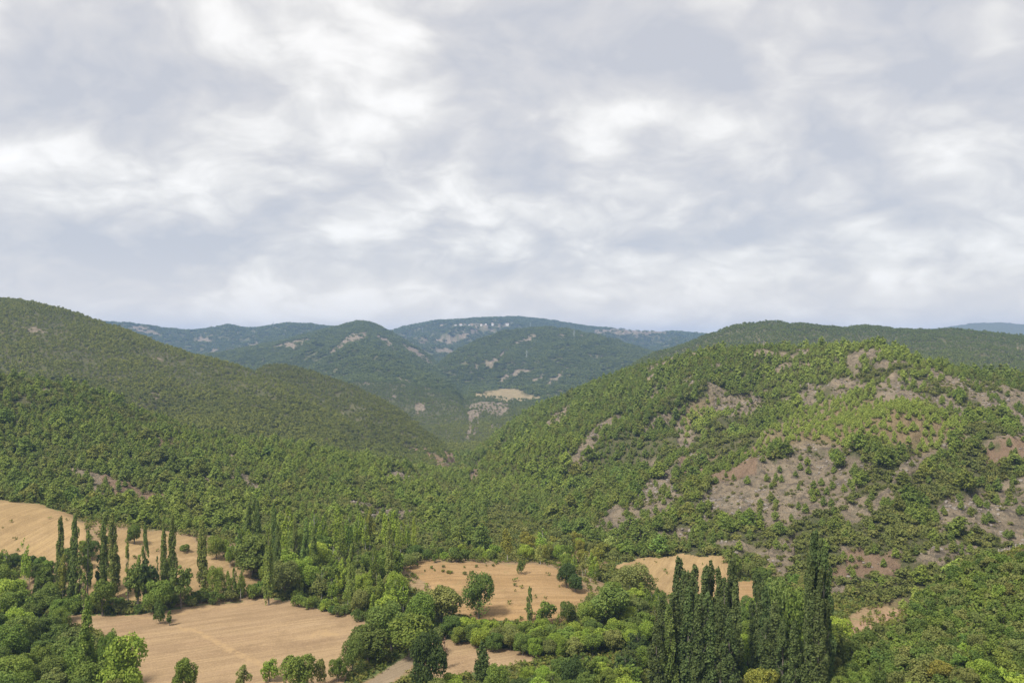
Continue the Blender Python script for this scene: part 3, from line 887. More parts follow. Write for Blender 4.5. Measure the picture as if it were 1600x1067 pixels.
def cloud_mesh(name, V, val, mat, extra=None, extra_mat=None):
    """quads V (4 per face) plus optional ring-tube verts/faces"""
    n = len(V) // 4
    ev, ef = extra if extra is not None else (np.zeros((0, 3)), np.zeros((0, 4), int))
    allv = np.concatenate([V, ev])
    fi = np.concatenate([np.arange(4 * n).reshape(-1, 4), ef + 4 * n]) if len(ef) else np.arange(4 * n).reshape(-1, 4)
    me = D.meshes.new(name)
    me.vertices.add(len(allv))
    me.vertices.foreach_set('co', allv.astype(np.float32).ravel())
    me.loops.add(fi.size)
    me.loops.foreach_set('vertex_index', fi.astype(np.int32).ravel())
    me.polygons.add(len(fi))
    me.polygons.foreach_set('loop_start', np.arange(0, fi.size, 4, dtype=np.int32))
    a = me.attributes.new('leaf', 'FLOAT', 'POINT')
    a.data.foreach_set('value', np.concatenate([val, np.zeros(len(ev))]).astype(np.float32))
    me.materials.append(mat)
    if len(ef):
        me.materials.append(extra_mat)
        mi = np.zeros(len(fi), np.int32)
        mi[n:] = 1
        me.polygons.foreach_set('material_index', mi)
    me.update()
    return me


def tube(pts, radii, sides=6):
    pts = np.array(pts, float)
    rings = []
    for i, p in enumerate(pts):
        t = pts[min(i + 1, len(pts) - 1)] - pts[max(i - 1, 0)]
        t /= np.linalg.norm(t) + 1e-9
        u = np.cross(t, (0.3, 1, 0.1))
        u /= np.linalg.norm(u)
        v = np.cross(t, u)
        an = np.arange(sides) / sides * 2 * math.pi
        rings.append(p + radii[i] * (np.cos(an)[:, None] * u + np.sin(an)[:, None] * v))
    V = np.concatenate(rings)
    Fq = []
    for i in range(len(pts) - 1):
        for s in range(sides):
            s2 = (s + 1) % sides
            Fq.append((i * sides + s, i * sides + s2, (i + 1) * sides + s2, (i + 1) * sides + s))
    return V, np.array(Fq)


def merge(parts):
    V, Fq, o = [], [], 0
    for v, f in parts:
        V.append(v)
        Fq.append(f + o)
        o += len(v)
    return np.concatenate(V), np.concatenate(Fq)


def trunk_geo(h, r0, rnd, limbs=6, lo=.25, hi=.85, reach=.35, rise=.6, sides=6, lean=.03):
    k = 7
    zz_ = np.linspace(-.4, h, k)
    off = np.cumsum(rnd.normal(size=(k, 2)) * lean * h / k, 0)
    off[0] = off[1] = 0
    pts = np.column_stack([off, zz_])
    rad = r0 * (1 - zz_.clip(0) / h) ** .8 + .02
    parts = [tube(pts, rad, sides)]
    for i in range(limbs):
        f = lo + (hi - lo) * (i + .5 * rnd.random()) / max(limbs, 1)
        b = np.array([np.interp(f * h, zz_, pts[:, 0]), np.interp(f * h, zz_, pts[:, 1]), f * h])
        an = i * 2.4 + rnd.random()
        ln = reach * h * (1 - .5 * f)
        d = np.array([math.cos(an), math.sin(an), rise])
        e1 = b + d * ln * .5
        e2 = b + d * ln + (0, 0, ln * .15)
        rr = r0 * (1 - f) * .55 + .015
        parts.append(tube([b, e1, e2], [rr, rr * .65, .015], 4))
    return merge(parts)


def lobes_round(h, wr, n, rnd, base=.12, top=.3):
    """domed crown of several bulges"""
    L = [(0, 0, h * .52, wr * .62, wr * .62, h * .36)]
    for i in range(n):
        f = i / n
        an = i * 2.399 + rnd.random() * .5
        zf_ = base + .22 + (.92 - base - .30) * rnd.random() ** .8
        prof = math.sqrt(max(0.05, 1 - ((zf_ - .45) / .58) ** 2))
        rr = wr * prof * (.45 + .3 * rnd.random())
        s = wr * (.30 + .20 * rnd.random())
        L.append((rr * math.cos(an), rr * math.sin(an), zf_ * h, s, s, s * (.8 + .35 * rnd.random())))
    s = wr * top
    L.append((wr * .1 * rnd.normal(), wr * .1 * rnd.normal(), h - s * .9, s, s, s))
    return L


def lobes_poplar(h, wr, n, rnd, base=.10, fork=0):
    L = []
    for i in range(n):
        f = (i + rnd.random()) / n
        z = base * h + (h * .965 - base * h) * f
        prof = (min(1, (f + .10) / .22) ** .6) * (1 - max(0, f - .30) / .78) ** .75
        an = rnd.random() * 6.283
        off = wr * prof * (.25 + .55 * rnd.random())
        s = wr * (.28 + .20 * rnd.random()) * (.50 + .50 * prof)
        L.append((off * math.cos(an), off * math.sin(an), z, s, s, s * (2.0 + 1.8 * rnd.random())))
    L.append((0, 0, h * .945, wr * .22, wr * .22, h * .06))
    if fork:
        for q in range(fork):
            an = rnd.random() * 6.28
            zt = h * (.72 + .2 * rnd.random())
            L.append((wr * .6 * math.cos(an), wr * .6 * math.sin(an), zt, wr * .16, wr * .16, h * .07))
    return L


def lobes_pine(h, wr, n, rnd, base=.14):
    """bushy young pine: whorled plates narrowing to a blunt top"""
    L = []
    for i in range(n):
        f = (i + .4 * rnd.random()) / n
        z = h * (base + (1 - base) * f * .93)
        prof = max(0, 1 - f ** 1.9) ** .75 * .92 + .08
        if f < .2:
            prof *= .78 + f
        an = i * 2.4 + rnd.random()
        off = wr * prof * (.35 + .35 * rnd.random())
        s = wr * prof * (.42 + .18 * rnd.random()) + .05 * wr
        L.append((off * math.cos(an), off * math.sin(an), z, s, s, s * .62 + .03 * h))
    L.append((0, 0, h * .94, wr * .14, wr * .14, h * .08))
    L.append((0, 0, h * .5, wr * .4, wr * .4, h * .35))
    return L


PROTO = {}          # kind -> list of (crown mesh, trunk mesh, height, crown radius)


def make_proto(kind, i, lob, n, size, trunk, h, wr, bark=M_BARK, **kw):
    rnd = np.random.default_rng(1000 + i * 37 + sum(map(ord, kind)))
    L = lob(rnd)
    V, val = leaves(L, n, size, rnd, **kw)
    cm = cloud_mesh('crown', V, val, M_LEAF)
    tv, tf = trunk(rnd)
    tm = D.meshes.new('trunk')
    tm.from_pydata([tuple(v) for v in tv], [], [tuple(int(q) for q in f) for f in tf])
    tm.polygons.foreach_set('use_smooth', np.ones(len(tf), bool))
    tm.materials.append(bark)
    PROTO.setdefault(kind, []).append((cm, tm, h, wr))


for i in range(5):
    make_proto('poplar', i, lambda r: lobes_poplar(20, 1.75, 46, r, .06 + .03 * (i % 3), i % 3), 8800, .34,
               lambda r: trunk_geo(19, .24, r, 9, .15, .9, .10, 2.2, lean=.015), 20, 1.75, stretch=1.35, inner=.5, gap=.20)
for i in range(3):     # slim open poplars with a bare stem
    make_proto('slim_poplar', i, lambda r: lobes_poplar(18, 1.15, 30, r, .22, 1), 2600, .36,
               lambda r: trunk_geo(17, .17, r, 7, .2, .9, .08, 2.0, lean=.02), 18, 1.15, stretch=1.3, inner=.5, gap=.45)
for i in range(3):     # pale young poplars: airy wider crown on a pale stem
    make_proto('young_poplar', i, lambda r: [(q[0] * 1.5, q[1] * 1.5, q[2], q[3] * 1.45, q[4] * 1.45, q[5]) for q in lobes_poplar(12, 1.6, 20, r, .34, 2)],
               2400, .42, lambda r: trunk_geo(11.4, .13, r, 8, .35, .9, .14, 1.3), 12, 2.3, M_PALE, inner=.6, gap=.35)
for i in range(7):
    wr = (4.4, 3.8, 5.0, 4.0, 4.6, 3.6, 4.9)[i]
    make_proto('leafy', i, lambda r: lobes_round(9, wr, 15, r, .10), 9500, .38,
               lambda r: trunk_geo(7.6, .30, r, 8, .2, .8, .42, .8), 9, wr, inner=.4, gap=.30)
for i in range(3):     # open, ragged walnut-like trees with limbs showing
    make_proto('ragged', i, lambda r: [(q[0] * 1.1, q[1] * 1.1, q[2], q[3] * .62, q[4] * .62, q[5] * .5) for q in lobes_round(9, 3.5, 26, r, .2)],
               2100, .55, lambda r: trunk_geo(8.2, .22, r, 10, .25, .9, .38, .9), 9, 3.4, inner=.6, gap=.45)
for i in range(4):
    make_proto('bush', i, lambda r: lobes_round(3, 1.9, 9, r, .0, .35), 2200, .27,
               lambda r: trunk_geo(2.3, .08, r, 5, .05, .7, .45, .9, 5), 3, 1.9, inner=.45, gap=.25)
for i in range(2):
    make_proto('conifer', i, lambda r: lobes_pine(8, 2.0, 24, r, .05), 3200, .40,
               lambda r: trunk_geo(7.4, .18, r, 8, .1, .9, .2, .1), 8, 2.0, inner=.5, gap=.35)
for i in range(5):
    make_proto('pine', i, lambda r: lobes_pine(7, 2.5, 17, r, .16), 2200, .44,
               lambda r: trunk_geo(6.4, .17, r, 7, .2, .85, .28, .45), 7, 2.5, inner=.5, gap=.25)
for i in range(1):     # dried up shrub
    make_proto('dead', i, lambda r: [(q[0], q[1], q[2], q[3] * .5, q[4] * .5, q[5] * .5) for q in lobes_pine(6, 1.3, 14, r, .1)], 420, .30,
               lambda r: trunk_geo(5.8, .10, r, 22, .08, .95, .22, 1.0, 5), 6, 1.3, inner=.9)

# ---- instanced kinds for the masses of forest and scrub
BANK = D.collections.new('forest_sources')
SRC = {}


def make_source(kind, i, L, n, size, rnd, trunk=None, **kw):
    kw.setdefault('jit', .32)
    V, val = leaves(L, n, size, rnd, **kw)
    val = .5 + (val - .5) * .5
    me = cloud_mesh('source_%s_%d' % (kind, i), V, val, M_LEAF_I, trunk, M_BARK)
    return me


def source_collection(kind, meshes):
    c = D.collections.new(kind)
    for i, me in enumerate(meshes):
        o = D.objects.new('%s_%02d' % (kind, i), me)
        c.objects.link(o)
    SRC[kind] = (c, len(meshes))


r_ = np.random.default_rng(5)
source_collection('pine_mid', [make_source('pine_mid', i, lobes_pine(7, 2.5, 15, r_, .16), 950, .62, r_, trunk_geo(6, .16, r_, 0, sides=4), inner=.5) for i in range(6)])
source_collection('pine_low', [make_source('pine_low', i, lobes_pine(7, 2.6, 9, r_, .12), 300, .95, r_, inner=.4) for i in range(6)])
source_collection('scrub', [make_source('scrub', i, lobes_round(2.0, 1.5, 6, r_, .0), 150, .50, r_, inner=.4) for i in range(6)])
source_collection('scrub_low', [make_source('scrub_low', i, lobes_round(3.4, 2.5, 4, r_, .0), 90, .95, r_, inner=.3) for i in range(6)])
source_collection('clump', [make_source('clump', i, lobes_round(7, 7, 5, r_, .0), 110, 2.3, r_, inner=.3) for i in range(5)])
source_collection('tuft', [make_source('tuft', i, lobes_round(.7, .7, 3, r_, .0), 26, .34, r_, inner=.5) for i in range(4)])

# rocks
def rock_mesh(i):
    bm = bmesh.new()
    bmesh.ops.create_icosphere(bm, subdivisions=2, radius=1)
    rr = np.random.default_rng(i)
    pl = [(rr.normal(size=3), .55 + .4 * rr.random()) for _ in range(9)]
    for v in bm.verts:
        c = np.array(v.co)
        for n_, dd in pl:
            n_ = n_ / np.linalg.norm(n_)
            q = c @ n_ - dd
            if q > 0:
                c = c - n_ * q
        v.co = c * (1, .8, .6)
    me = D.meshes.new('source_rock_%d' % i)
    bm.to_mesh(me)
    bm.free()
    m = D.materials.get('rock') or None
    if m is None:
        m, k, b, o = material('rock', .92, .15)
        pos = k.new('ShaderNodeNewGeometry').outputs['Position']
        c = k.mix(k.noise(pos, 1.1, 6, .7), (.12, .105, .09), (.29, .255, .22))
        k.link(c, b.inputs['Base Color'])
    me.materials.append(m)
    return me


import bmesh
source_collection('rock', [rock_mesh(i) for i in range(5)])


def scatter_group(kind):
    c, n = SRC[kind]
    g = D.node_groups.new('scatter_' + kind, 'GeometryNodeTree')
    g.interface.new_socket('Geometry', in_out='INPUT', socket_type='NodeSocketGeometry')
    g.interface.new_socket('Geometry', in_out='OUTPUT', socket_type='NodeSocketGeometry')
    N, Lk = g.nodes, g.links
    gi, go = N.new('NodeGroupInput'), N.new('NodeGroupOutput')
    ci = N.new('GeometryNodeCollectionInfo')
    ci.inputs[0].default_value = c
    ci.inputs['Separate Children'].default_value = True
    ci.inputs['Reset Children'].default_value = True
    ip = N.new('GeometryNodeInstanceOnPoints')

    def na(name, typ):
        a = N.new('GeometryNodeInputNamedAttribute')
        a.data_type = typ
        a.inputs['Name'].default_value = name
        return a.outputs[0]
    Lk.new(gi.outputs[0], ip.inputs['Points'])
    Lk.new(ci.outputs[0], ip.inputs['Instance'])
    ip.inputs['Pick Instance'].default_value = True
    Lk.new(na('vi', 'INT'), ip.inputs['Instance Index'])
    Lk.new(na('rot', 'FLOAT_VECTOR'), ip.inputs['Rotation'])
    Lk.new(na('sc', 'FLOAT_VECTOR'), ip.inputs['Scale'])
    Lk.new(ip.outputs[0], go.inputs[0])
    return g


def stuff(name, label, kind, pos, sc, tone, seed=0, tilt=.06):
    n = len(pos)
    if not n:
        return
    rr = np.random.default_rng(seed + 77)
    me = D.meshes.new(name)
    me.vertices.add(n)
    me.vertices.foreach_set('co', pos.astype(np.float32).ravel())
    for an, ty, arr in (('vi', 'INT', rr.integers(0, SRC[kind][1], n).astype(np.int32)),
                        ('rot', 'FLOAT_VECTOR', np.column_stack([rr.normal(size=(n, 2)) * tilt, rr.random(n) * 6.283]).astype(np.float32)),
                        ('sc', 'FLOAT_VECTOR', sc.astype(np.float32)),
                        ('tone', 'FLOAT_COLOR', np.column_stack([tone, np.ones(n)]).astype(np.float32))):
        a = me.attributes.new(an, ty, 'POINT')
        fld = {'INT': 'value', 'FLOAT_VECTOR': 'vector', 'FLOAT_COLOR': 'color'}[ty]
        a.data.foreach_set(fld, arr.ravel())
    o = D.objects.new(name, me)
    col.objects.link(o)
    md = o.modifiers.new('scatter', 'NODES')
    md.node_group = D.node_groups.get('scatter_' + kind) or scatter_group(kind)
    o['kind'] = 'stuff'
    o['label'] = label
    print('stuff', name, kind, n)
    return o


def cand(n, r0, r1, a0=-36, a1=36, seed=0):
    """evenly spread candidate points in a sector, with height, ridge index and ground cover"""
    rr = np.random.default_rng(seed)
    r = np.sqrt(rr.random(n) * (r1 * r1 - r0 * r0) + r0 * r0)
    a = R(a0) + rr.random(n) * R(a1 - a0)
    x, y = r * np.sin(a), r * np.cos(a)
    return x, y, a, r


def gz(x, y):
    """height on the built ground mesh (bilinear in its own grid)"""
    a = np.arctan2(x, y)
    r = np.hypot(x, y)
    i = np.clip(np.searchsorted(AZ, a) - 1, 0, len(AZ) - 2)
    j = np.clip(np.searchsorted(RR, r) - 1, 0, len(RR) - 2)
    fa = np.clip((a - AZ[i]) / (AZ[i + 1] - AZ[i]), 0, 1)
    fr = np.clip((r - RR[j]) / (RR[j + 1] - RR[j]), 0, 1)
    z = (GZ[i, j] * (1 - fa) + GZ[i + 1, j] * fa) * (1 - fr) + (GZ[i, j + 1] * (1 - fa) + GZ[i + 1, j + 1] * fa) * fr
    ii = np.where(fa > .5, i + 1, i)
    jj = np.where(fr > .5, j + 1, j)
    return z, GL[ii, jj], ii * nr + jj


def thin(x, y, d):
    """keep points at least about d apart (d may vary): cell hashing"""
    d = np.broadcast_to(d, x.shape)
    order = np.random.default_rng(3).permutation(len(x))
    cells = {}
    keep = np.zeros(len(x), bool)
    cs = float(np.max(d))
    for q in order:
        cxk, cyk = int(x[q] // cs), int(y[q] // cs)
        ok = True
        for ax in (-1, 0, 1):
            for ay in (-1, 0, 1):
                for (px_, py_, pd) in cells.get((cxk + ax, cyk + ay), ()):
                    if (px_ - x[q]) ** 2 + (py_ - y[q]) ** 2 < (.5 * (d[q] + pd)) ** 2:
                        ok = False
                        break
                if not ok:
                    break
            if not ok:
                break
        if ok:
            cells.setdefault((cxk, cyk), []).append((x[q], y[q], d[q]))
            keep[q] = True
    return keep


LI = {n: NAMES.index(n) for n in NAMES}
qown = np.full(na * nr, -1, np.int32)
for s_ in range(4):
    ow = owner >= 0
    qown[quads[ow, s_]] = owner[ow]

# leaf tones; the yellow pine tone also carries a painted sunlit patch
T_PINE = np.array((0.192, 0.252, 0.040))
T_PINE_D = np.array((0.145, 0.198, 0.038))
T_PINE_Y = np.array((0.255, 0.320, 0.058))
T_SCRUB = np.array((0.160, 0.180, 0.040))
T_SCRUB_D = np.array((0.108, 0.130, 0.032))
T_OLIVE = np.array((0.182, 0.180, 0.045))


def blend(a, b, f):
    f = np.clip(f, 0, 1)[:, None]
    return a * (1 - f) + b * f


PINES = []           # candidates for individual pines: (x,y,z,h,w,tone,px,py,layer)


HOUSES = [(712, 508.5), (720, 509), (738, 509), (733, 508.5), (752, 508.5), (759, 507.5), (769.5, 509.5), (792.5, 508.5), (690, 509), (641, 510)]


def hypot_house(x, y):
    """distance to the village strip: woods stop short of the houses"""
    d = np.full(x.shape, 1e9)
    for (hx, hy) in HOUSES:
        a, b, c = hit(hx, hy)
        dx, dy = x - a, y - b
        rr = math.hypot(a, b)
        # cleared ground also on the valley side of each house
        along = (dx * a + dy * b) / rr
        side = np.abs(dx * b - dy * a) / rr
        q = np.where(along < 0, np.hypot(side * 1.6, np.maximum(-along - 30, 0)), np.hypot(side * 1.6, along))
        d = np.minimum(d, q)
    return d


def forest():
    P_mid, P_low, S_hi, S_lo, CL = [], [], [], [], []
    # pines on the near hills
    x, y, a, r = cand(190000, 285, 1000, seed=21)
    z, lay, vi = gz(x, y)
    b = A_BARE[vi]
    dry = A_DRY[vi]
    px, py = to_px(x, y, z)
    n = fbm(x, y, 60, 3, 31)
    n2 = fbm(x, y, 22, 2, 32)
    rh, ln = lay == LI['right_hill'], lay == LI['left_near']
    # where the young light pines grow on the dry shelf, and dense woods elsewhere
    p = np.zeros(len(x))
    woods = np.clip(np.where(py > 820, .38, .50) + 1.15 * n + .5 * n2, .03, 1)
    upper = sstep(1330, 1230, px + (py - 600) * .4) * sstep(640, 600, py)       # the dense wood high on the right hill
    gorge = sstep(1040, 960, px)
    p = np.where(rh, np.maximum(np.maximum(woods, upper), gorge * .85), p)
    p = np.where(ln, np.clip(.70 + 1.3 * n + .6 * n2, .05, 1), p)
    p = p * (b < .35) + .05 * (b >= .35) * (rh | ln)
    p = np.where((dry > .5) & rh, .38, p)
    lowp = np.isin(lay, [LI['terrace'], LI['floor']]) & (r > 352) & (px < 760) & (dry < .35)
    p = np.where(lowp, .95, p)
    ln = ln | lowp
    p = np.where(qown[vi] >= 0, 0, p)
    low = (lay == LI['right_hill']) & (py > 930)
    p = np.where(low, p * .6, p)
    h = (4.45 + 1.2 * n2) * np.exp(rng.normal(size=len(x)) * .36)
    h = np.where((dry > .5) & rh, 3.2 + rng.random(len(x)) * 1.2, h)
    h = np.where(b > .35, 2.6 + rng.random(len(x)) * 1.8, h)
    h = np.clip(np.where(ln, h * .94, h), 2.2, 9)
    vis = visible(x, y, z + h, .004)
    k = (rng.random(len(x)) < p) & vis
    x, y, z, h, r, lay, px, py, b, dry, n, n2 = [q[k] for q in (x, y, z, h, r, lay, px, py, b, dry, n, n2)]
    k = thin(x, y, h * .50 + .6)
    x, y, z, h, r, lay, px, py, b, dry, n, n2 = [q[k] for q in (x, y, z, h, r, lay, px, py, b, dry, n, n2)]
    w = h * (.9 + .35 * rng.random(len(h)))
    f = rng.random(len(h))
    tone = blend(T_PINE, T_PINE_D, .7 * f + .5 * (n2 < -.2) + .5 * fbm(x, y, 110, 2, 38))
    tone = blend(tone, T_OLIVE, .45 * (rng.random(len(f)) < .16))
    yel = ((lay == LI['right_hill']) & (dry > .3)) * 1.0 + sstep(120, 40, np.hypot((px - 1330) * .6, (py - 600) * 1.2)) * .75 * (lay == LI['right_hill'])  # yellower dry-shelf pines, plus a cloud-gap sunlit patch put into the tone
    yel = yel + sstep(60, 10, np.hypot((px - 1120) * .8, (py - 665))) * .9 * (lay == LI['right_hill'])  # left part of the sunlit patch, likewise painted into the pine colour
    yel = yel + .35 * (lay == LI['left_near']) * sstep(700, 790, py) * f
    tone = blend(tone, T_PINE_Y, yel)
    size = h / r
    ind = np.zeros(len(h), bool)
    ok = visible(x, y, z + h * .7, 0) & (px > 4) & (px < 1596)
    order = np.argsort(-np.where(ok, size, 0))[:285]
    ind[order] = True
    for q in order:
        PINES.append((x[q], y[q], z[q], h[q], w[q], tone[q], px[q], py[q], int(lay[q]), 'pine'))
    sc = np.column_stack([w / 7, w / 7, h / 7])
    mid = (r < 640) & ~ind
    lo = (r >= 640) & ~ind
    pos = np.column_stack([x, y, z - .1])
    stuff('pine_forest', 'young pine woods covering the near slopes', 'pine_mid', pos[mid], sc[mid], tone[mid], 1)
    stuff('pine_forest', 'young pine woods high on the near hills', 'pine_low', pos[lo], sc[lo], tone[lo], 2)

    # scrub under and between the pines
    x, y, a, r = cand(150000, 285, 980, seed=22)
    z, lay, vi = gz(x, y)
    b, dry = A_BARE[vi], A_DRY[vi]
    n = fbm(x, y, 18, 3, 35)
    hl = np.isin(lay, [LI['right_hill'], LI['left_near'], LI['left_hill'], LI['left_spur']])
    p = np.where(hl, np.where(r < 520, .85, .55) + .5 * n, 0) * (b < .4) + .22 * np.clip(.7 + 1.6 * n, .1, 2) * (b >= .4) * hl
    p = np.where((dry > .5), .14, p)
    fl_ = np.isin(lay, LOWL) & (qown[vi] < 0)
    p = np.where(fl_, .35 * (1 - dry) + .04, p)
    p = np.where(qown[vi] >= 0, 0, p)
    s = .5 + .95 * rng.random(len(x)) ** 2
    s = np.where(b > .4, s * .50, s)
    k = (rng.random(len(x)) < p) & visible(x, y, z + 1.6, .004)
    x, y, z, s, b, r, lay, n = [q[k] for q in (x, y, z, s, b, r, lay, n)]
    tone = blend(T_SCRUB, T_SCRUB_D, rng.random(len(x)) * .9)
    tone = blend(tone, T_OLIVE, .5 * (rng.random(len(x)) < .22) + .35 * (b > .4))
    sc = np.column_stack([s * 1.25, s * 1.25, s])
    stuff('scrub', 'low scrub between the pines and on the rocky ground', 'scrub', np.column_stack([x, y, z - .1]), sc, tone, 3)

    # scrub covered hillsides further off
    x, y, a, r = cand(260000, 600, 1980, seed=23)
    z, lay, vi = gz(x, y)
    b = A_BARE[vi]
    hl = np.isin(lay, [LI[q] for q in ('left_hill', 'left_spur', 'right_far', 'knoll', 'plateau', 'mid_left', 'mid_right')])
    n = fbm(x, y, 70, 3, 41) + .5 * fbm(x, y, 20, 2, 42)
    p = np.where(hl, np.clip(.8 + .3 * n, .3, 1), 0) * np.where(b > .4, .10, 1) * np.where((A_DRY[vi] > .4) | (qown[vi] >= 0), .05, 1)
    low = (lay == LI['floor']) & (r > 420)
    p = np.where(low, .9, p)
    s = .7 + .45 * rng.random(len(x)) + .25 * np.clip(n, -1, 1)
    s = np.where(low, s * 1.35, s)
    k = (rng.random(len(x)) < p) & visible(x, y, z + 3, .003)
    x, y, z, s, r, lay, n = [q[k] for q in (x, y, z, s, r, lay, n)]
    k = thin(x, y, 2.6 + s)
    x, y, z, s, r, lay, n = [q[k] for q in (x, y, z, s, r, lay, n)]
    px, py = to_px(x, y, z)
    tone = blend(np.array((0.190, 0.208, 0.038)), np.array((0.138, 0.162, 0.032)), rng.random(len(x)) * .8 - .3 * n)
    tone = blend(tone, np.array((.085, .120, .034)), .75 * sstep(1350, 2000, r))
    tone = blend(tone, T_PINE, .7 * ((lay == LI['left_spur']) | (lay == LI['left_hill'])) * sstep(680, 740, py))
    tone = blend(tone, np.array((0.110, 0.153, 0.035)), .45 * (lay == LI['right_far']))
    tone = tone * np.where(lay == LI['left_spur'], .84, 1)[:, None]
    sc = np.column_stack([s, s, s * (.9 + .5 * rng.random(len(s)))])
    stuff('scrub', 'dense dull green scrub on the long hillsides', 'scrub_low', np.column_stack([x, y, z - .2]), sc, tone, 4)

    # woods on the mountains
    x, y, a, r = cand(105000, 1900, 5400, seed=24)
    x2, y2, a2, r2 = cand(75000, 1900, 3500, -30, 22, seed=25)
    x, y, r = np.concatenate([x, x2]), np.concatenate([y, y2]), np.concatenate([r, r2])
    z, lay, vi = gz(x, y)
    b = A_BARE[vi]
    p = np.where(b > .4, .05, .85) * np.isin(lay, HILLS) * np.where(A_DRY[vi] > .4, .06, 1) * (qown[vi] < 0) * (hypot_house(x, y) > 24)
    s = (.75 + .5 * rng.random(len(x))) * np.where(r > 3400, 1.25, .95)
    k = (rng.random(len(x)) < p) & visible(x, y, z + 6, .001)
    x, y, z, s, r = [q[k] for q in (x, y, z, s, r)]
    tone = blend(np.array((0.132, 0.162, 0.038)), np.array((0.090, 0.120, 0.030)), rng.random(len(x)))
    sc = np.column_stack([s, s, s * .75])
    stuff('mountain_wood', 'dark woods covering the distant mountains', 'clump', np.column_stack([x, y, z - 1.2]), sc, tone, 5)

    # rocks on the bare slopes
    x, y, a, r = cand(260000, 285, 800, -20, 36, seed=26)
    z, lay, vi = gz(x, y)
    b = A_BARE[vi]
    p = (b > .5) * np.isin(lay, HILLS) * .42 * sstep(-.3, .5, fbm(x, y, 25, 3, 44)) * (A_DRY[vi] < .3)
    k = (rng.random(len(x)) < p) & visible(x, y, z + 1, .004)
    x, y, z = x[k], y[k], z[k]
    s = .18 + 1.0 * rng.random(len(x)) ** 4
    stuff('loose_rock', 'grey stones strewn over the bare slopes', 'rock', np.column_stack([x, y, z]), np.column_stack([s, s, s]), np.ones((len(x), 3)), 6, .3)

    # weeds and tufts on field margins and rough fields
    x, y, a, r = cand(160000, 165, 420, seed=27)
    z, lay, vi = gz(x, y)
    ow = qown[vi]
    names_ = np.array([f[0] for f in FIELDS] + ['none'])
    fn = names_[ow]
    p = np.where(ow < 0, .55, 0) * np.isin(lay, LOWL + [LI['spur']])
    p = np.where(fn == 'centre', .05 * sstep(.0, .7, fbm(x, y, 14, 3, 47) + .1), p)
    p = np.where((fn == 'gold') | (fn == 'upper') | (fn == 'right'), .008, p)
    p = np.where(A_DRY[vi] > .5, p * .3, p)
    k = (rng.random(len(x)) < p) & visible(x, y, z + .6, .004)
    x, y, z, vi = x[k], y[k], z[k], vi[k]
    s = .7 + 1.0 * rng.random(len(x))
    tone = blend(np.array((0.110, 0.162, 0.022)), np.array((0.198, 0.186, 0.043)), rng.random(len(x)))
    stuff('weeds', 'rough grass and weeds along the field margins', 'tuft', np.column_stack([x, y, z]), np.column_stack([s, s, s]), tone, 7)


forest()

# ------------------------------------------------------------------ trees and bushes that stand by themselves
CATS = {'poplar': ('poplar_tree', 'poplar'), 'slim_poplar': ('poplar_tree', 'poplar'), 'young_poplar': ('young_poplar_tree', 'young poplar'),
        'leafy': ('leafy_tree', 'tree'), 'ragged': ('ragged_tree', 'tree'), 'bush': ('bush', 'bush'),
        'conifer': ('conifer_tree', 'conifer'), 'pine': ('pine_tree', 'pine'), 'dead': ('dead_shrub', 'shrub')}
TONES = {'poplar_d': (.100, .134, .038), 'dark': (0.115, 0.167, 0.032), 'mid': (0.151, 0.211, 0.033), 'bright': (0.217, 0.3, 0.036), 'pale': (0.262, 0.311, 0.076), 'yellow': (0.215, 0.225, 0.036), 'olive': (0.183, 0.209, 0.054), 'brown': (0.2, 0.11, 0.06), 'poplar': (0.153, 0.204, 0.046), 'poplar_l': (0.201, 0.268, 0.053), 'deep': (0.067, 0.101, 0.024)}
WORDS = {'dark': 'dark green', 'mid': 'mid green', 'bright': 'bright green', 'pale': 'pale grey-green', 'yellow': 'yellow-green', 'olive': 'dull olive',
         'brown': 'dried brown', 'poplar': 'dark', 'poplar_d': 'dark', 'poplar_l': 'light green', 'deep': 'blackish green'}
TREES = []            # every placed plant, labelled at the end
COUNT = {}


def plant(kind, x, y, h, w, tone, zone, label=None, group=None, z=None):
    lst = PROTO[kind]
    i = COUNT.get(kind, 0)
    COUNT[kind] = i + 1
    cm, tm, ph, pw = lst[i % len(lst)]
    if z is None:
        z = float(gz(np.array([x]), np.array([y]))[0][0])
    nm_, cat = CATS[kind]
    root = D.objects.new(nm_, None)
    root.empty_display_size = .5
    col.objects.link(root)
    root.location = (x, y, z - .05)
    root.rotation_euler = (rng.normal() * .012, rng.normal() * .012, rng.random() * 6.283)
    root.scale = (w / (2 * pw), w / (2 * pw), h / ph)
    t = TONES[tone] if isinstance(tone, str) else tuple(tone)
    vj = 1 + .10 * rng.normal()
    for part, me in (('crown', cm), ('trunk' if kind not in ('bush', 'dead') else 'stem', tm)):
        o = D.objects.new(part, me)
        col.objects.link(o)
        o.parent = root
        if part == 'crown':
            o.color = (t[0] * vj * (1 + .05 * rng.normal()), t[1] * vj, t[2] * vj, 1)
    root['category'] = cat
    px, py = to_px(x, y, z)
    TREES.append(dict(o=root, kind=kind, h=h, w=w, tone=tone, zone=zone, px=float(px), py=float(py), label=label, group=group, r=math.hypot(x, y), cat=cat))
    if group:
        root['group'] = group
    return root


def at(kind, px, top, base, wpx, tone, zone, label=None, group=None):
    """a plant read off the photograph: base pixel on the ground, its top row and crown width in pixels"""
    x, y, z = hit(px, base)
    d = math.hypot(x, y)
    h = (base - top) * math.hypot(d, CAMZ - z) / F * math.cos(math.atan2(CAMZ - z, d)) ** -1 * .98
    return plant(kind, x, y, h, wpx * d / F, tone, zone, label, group)


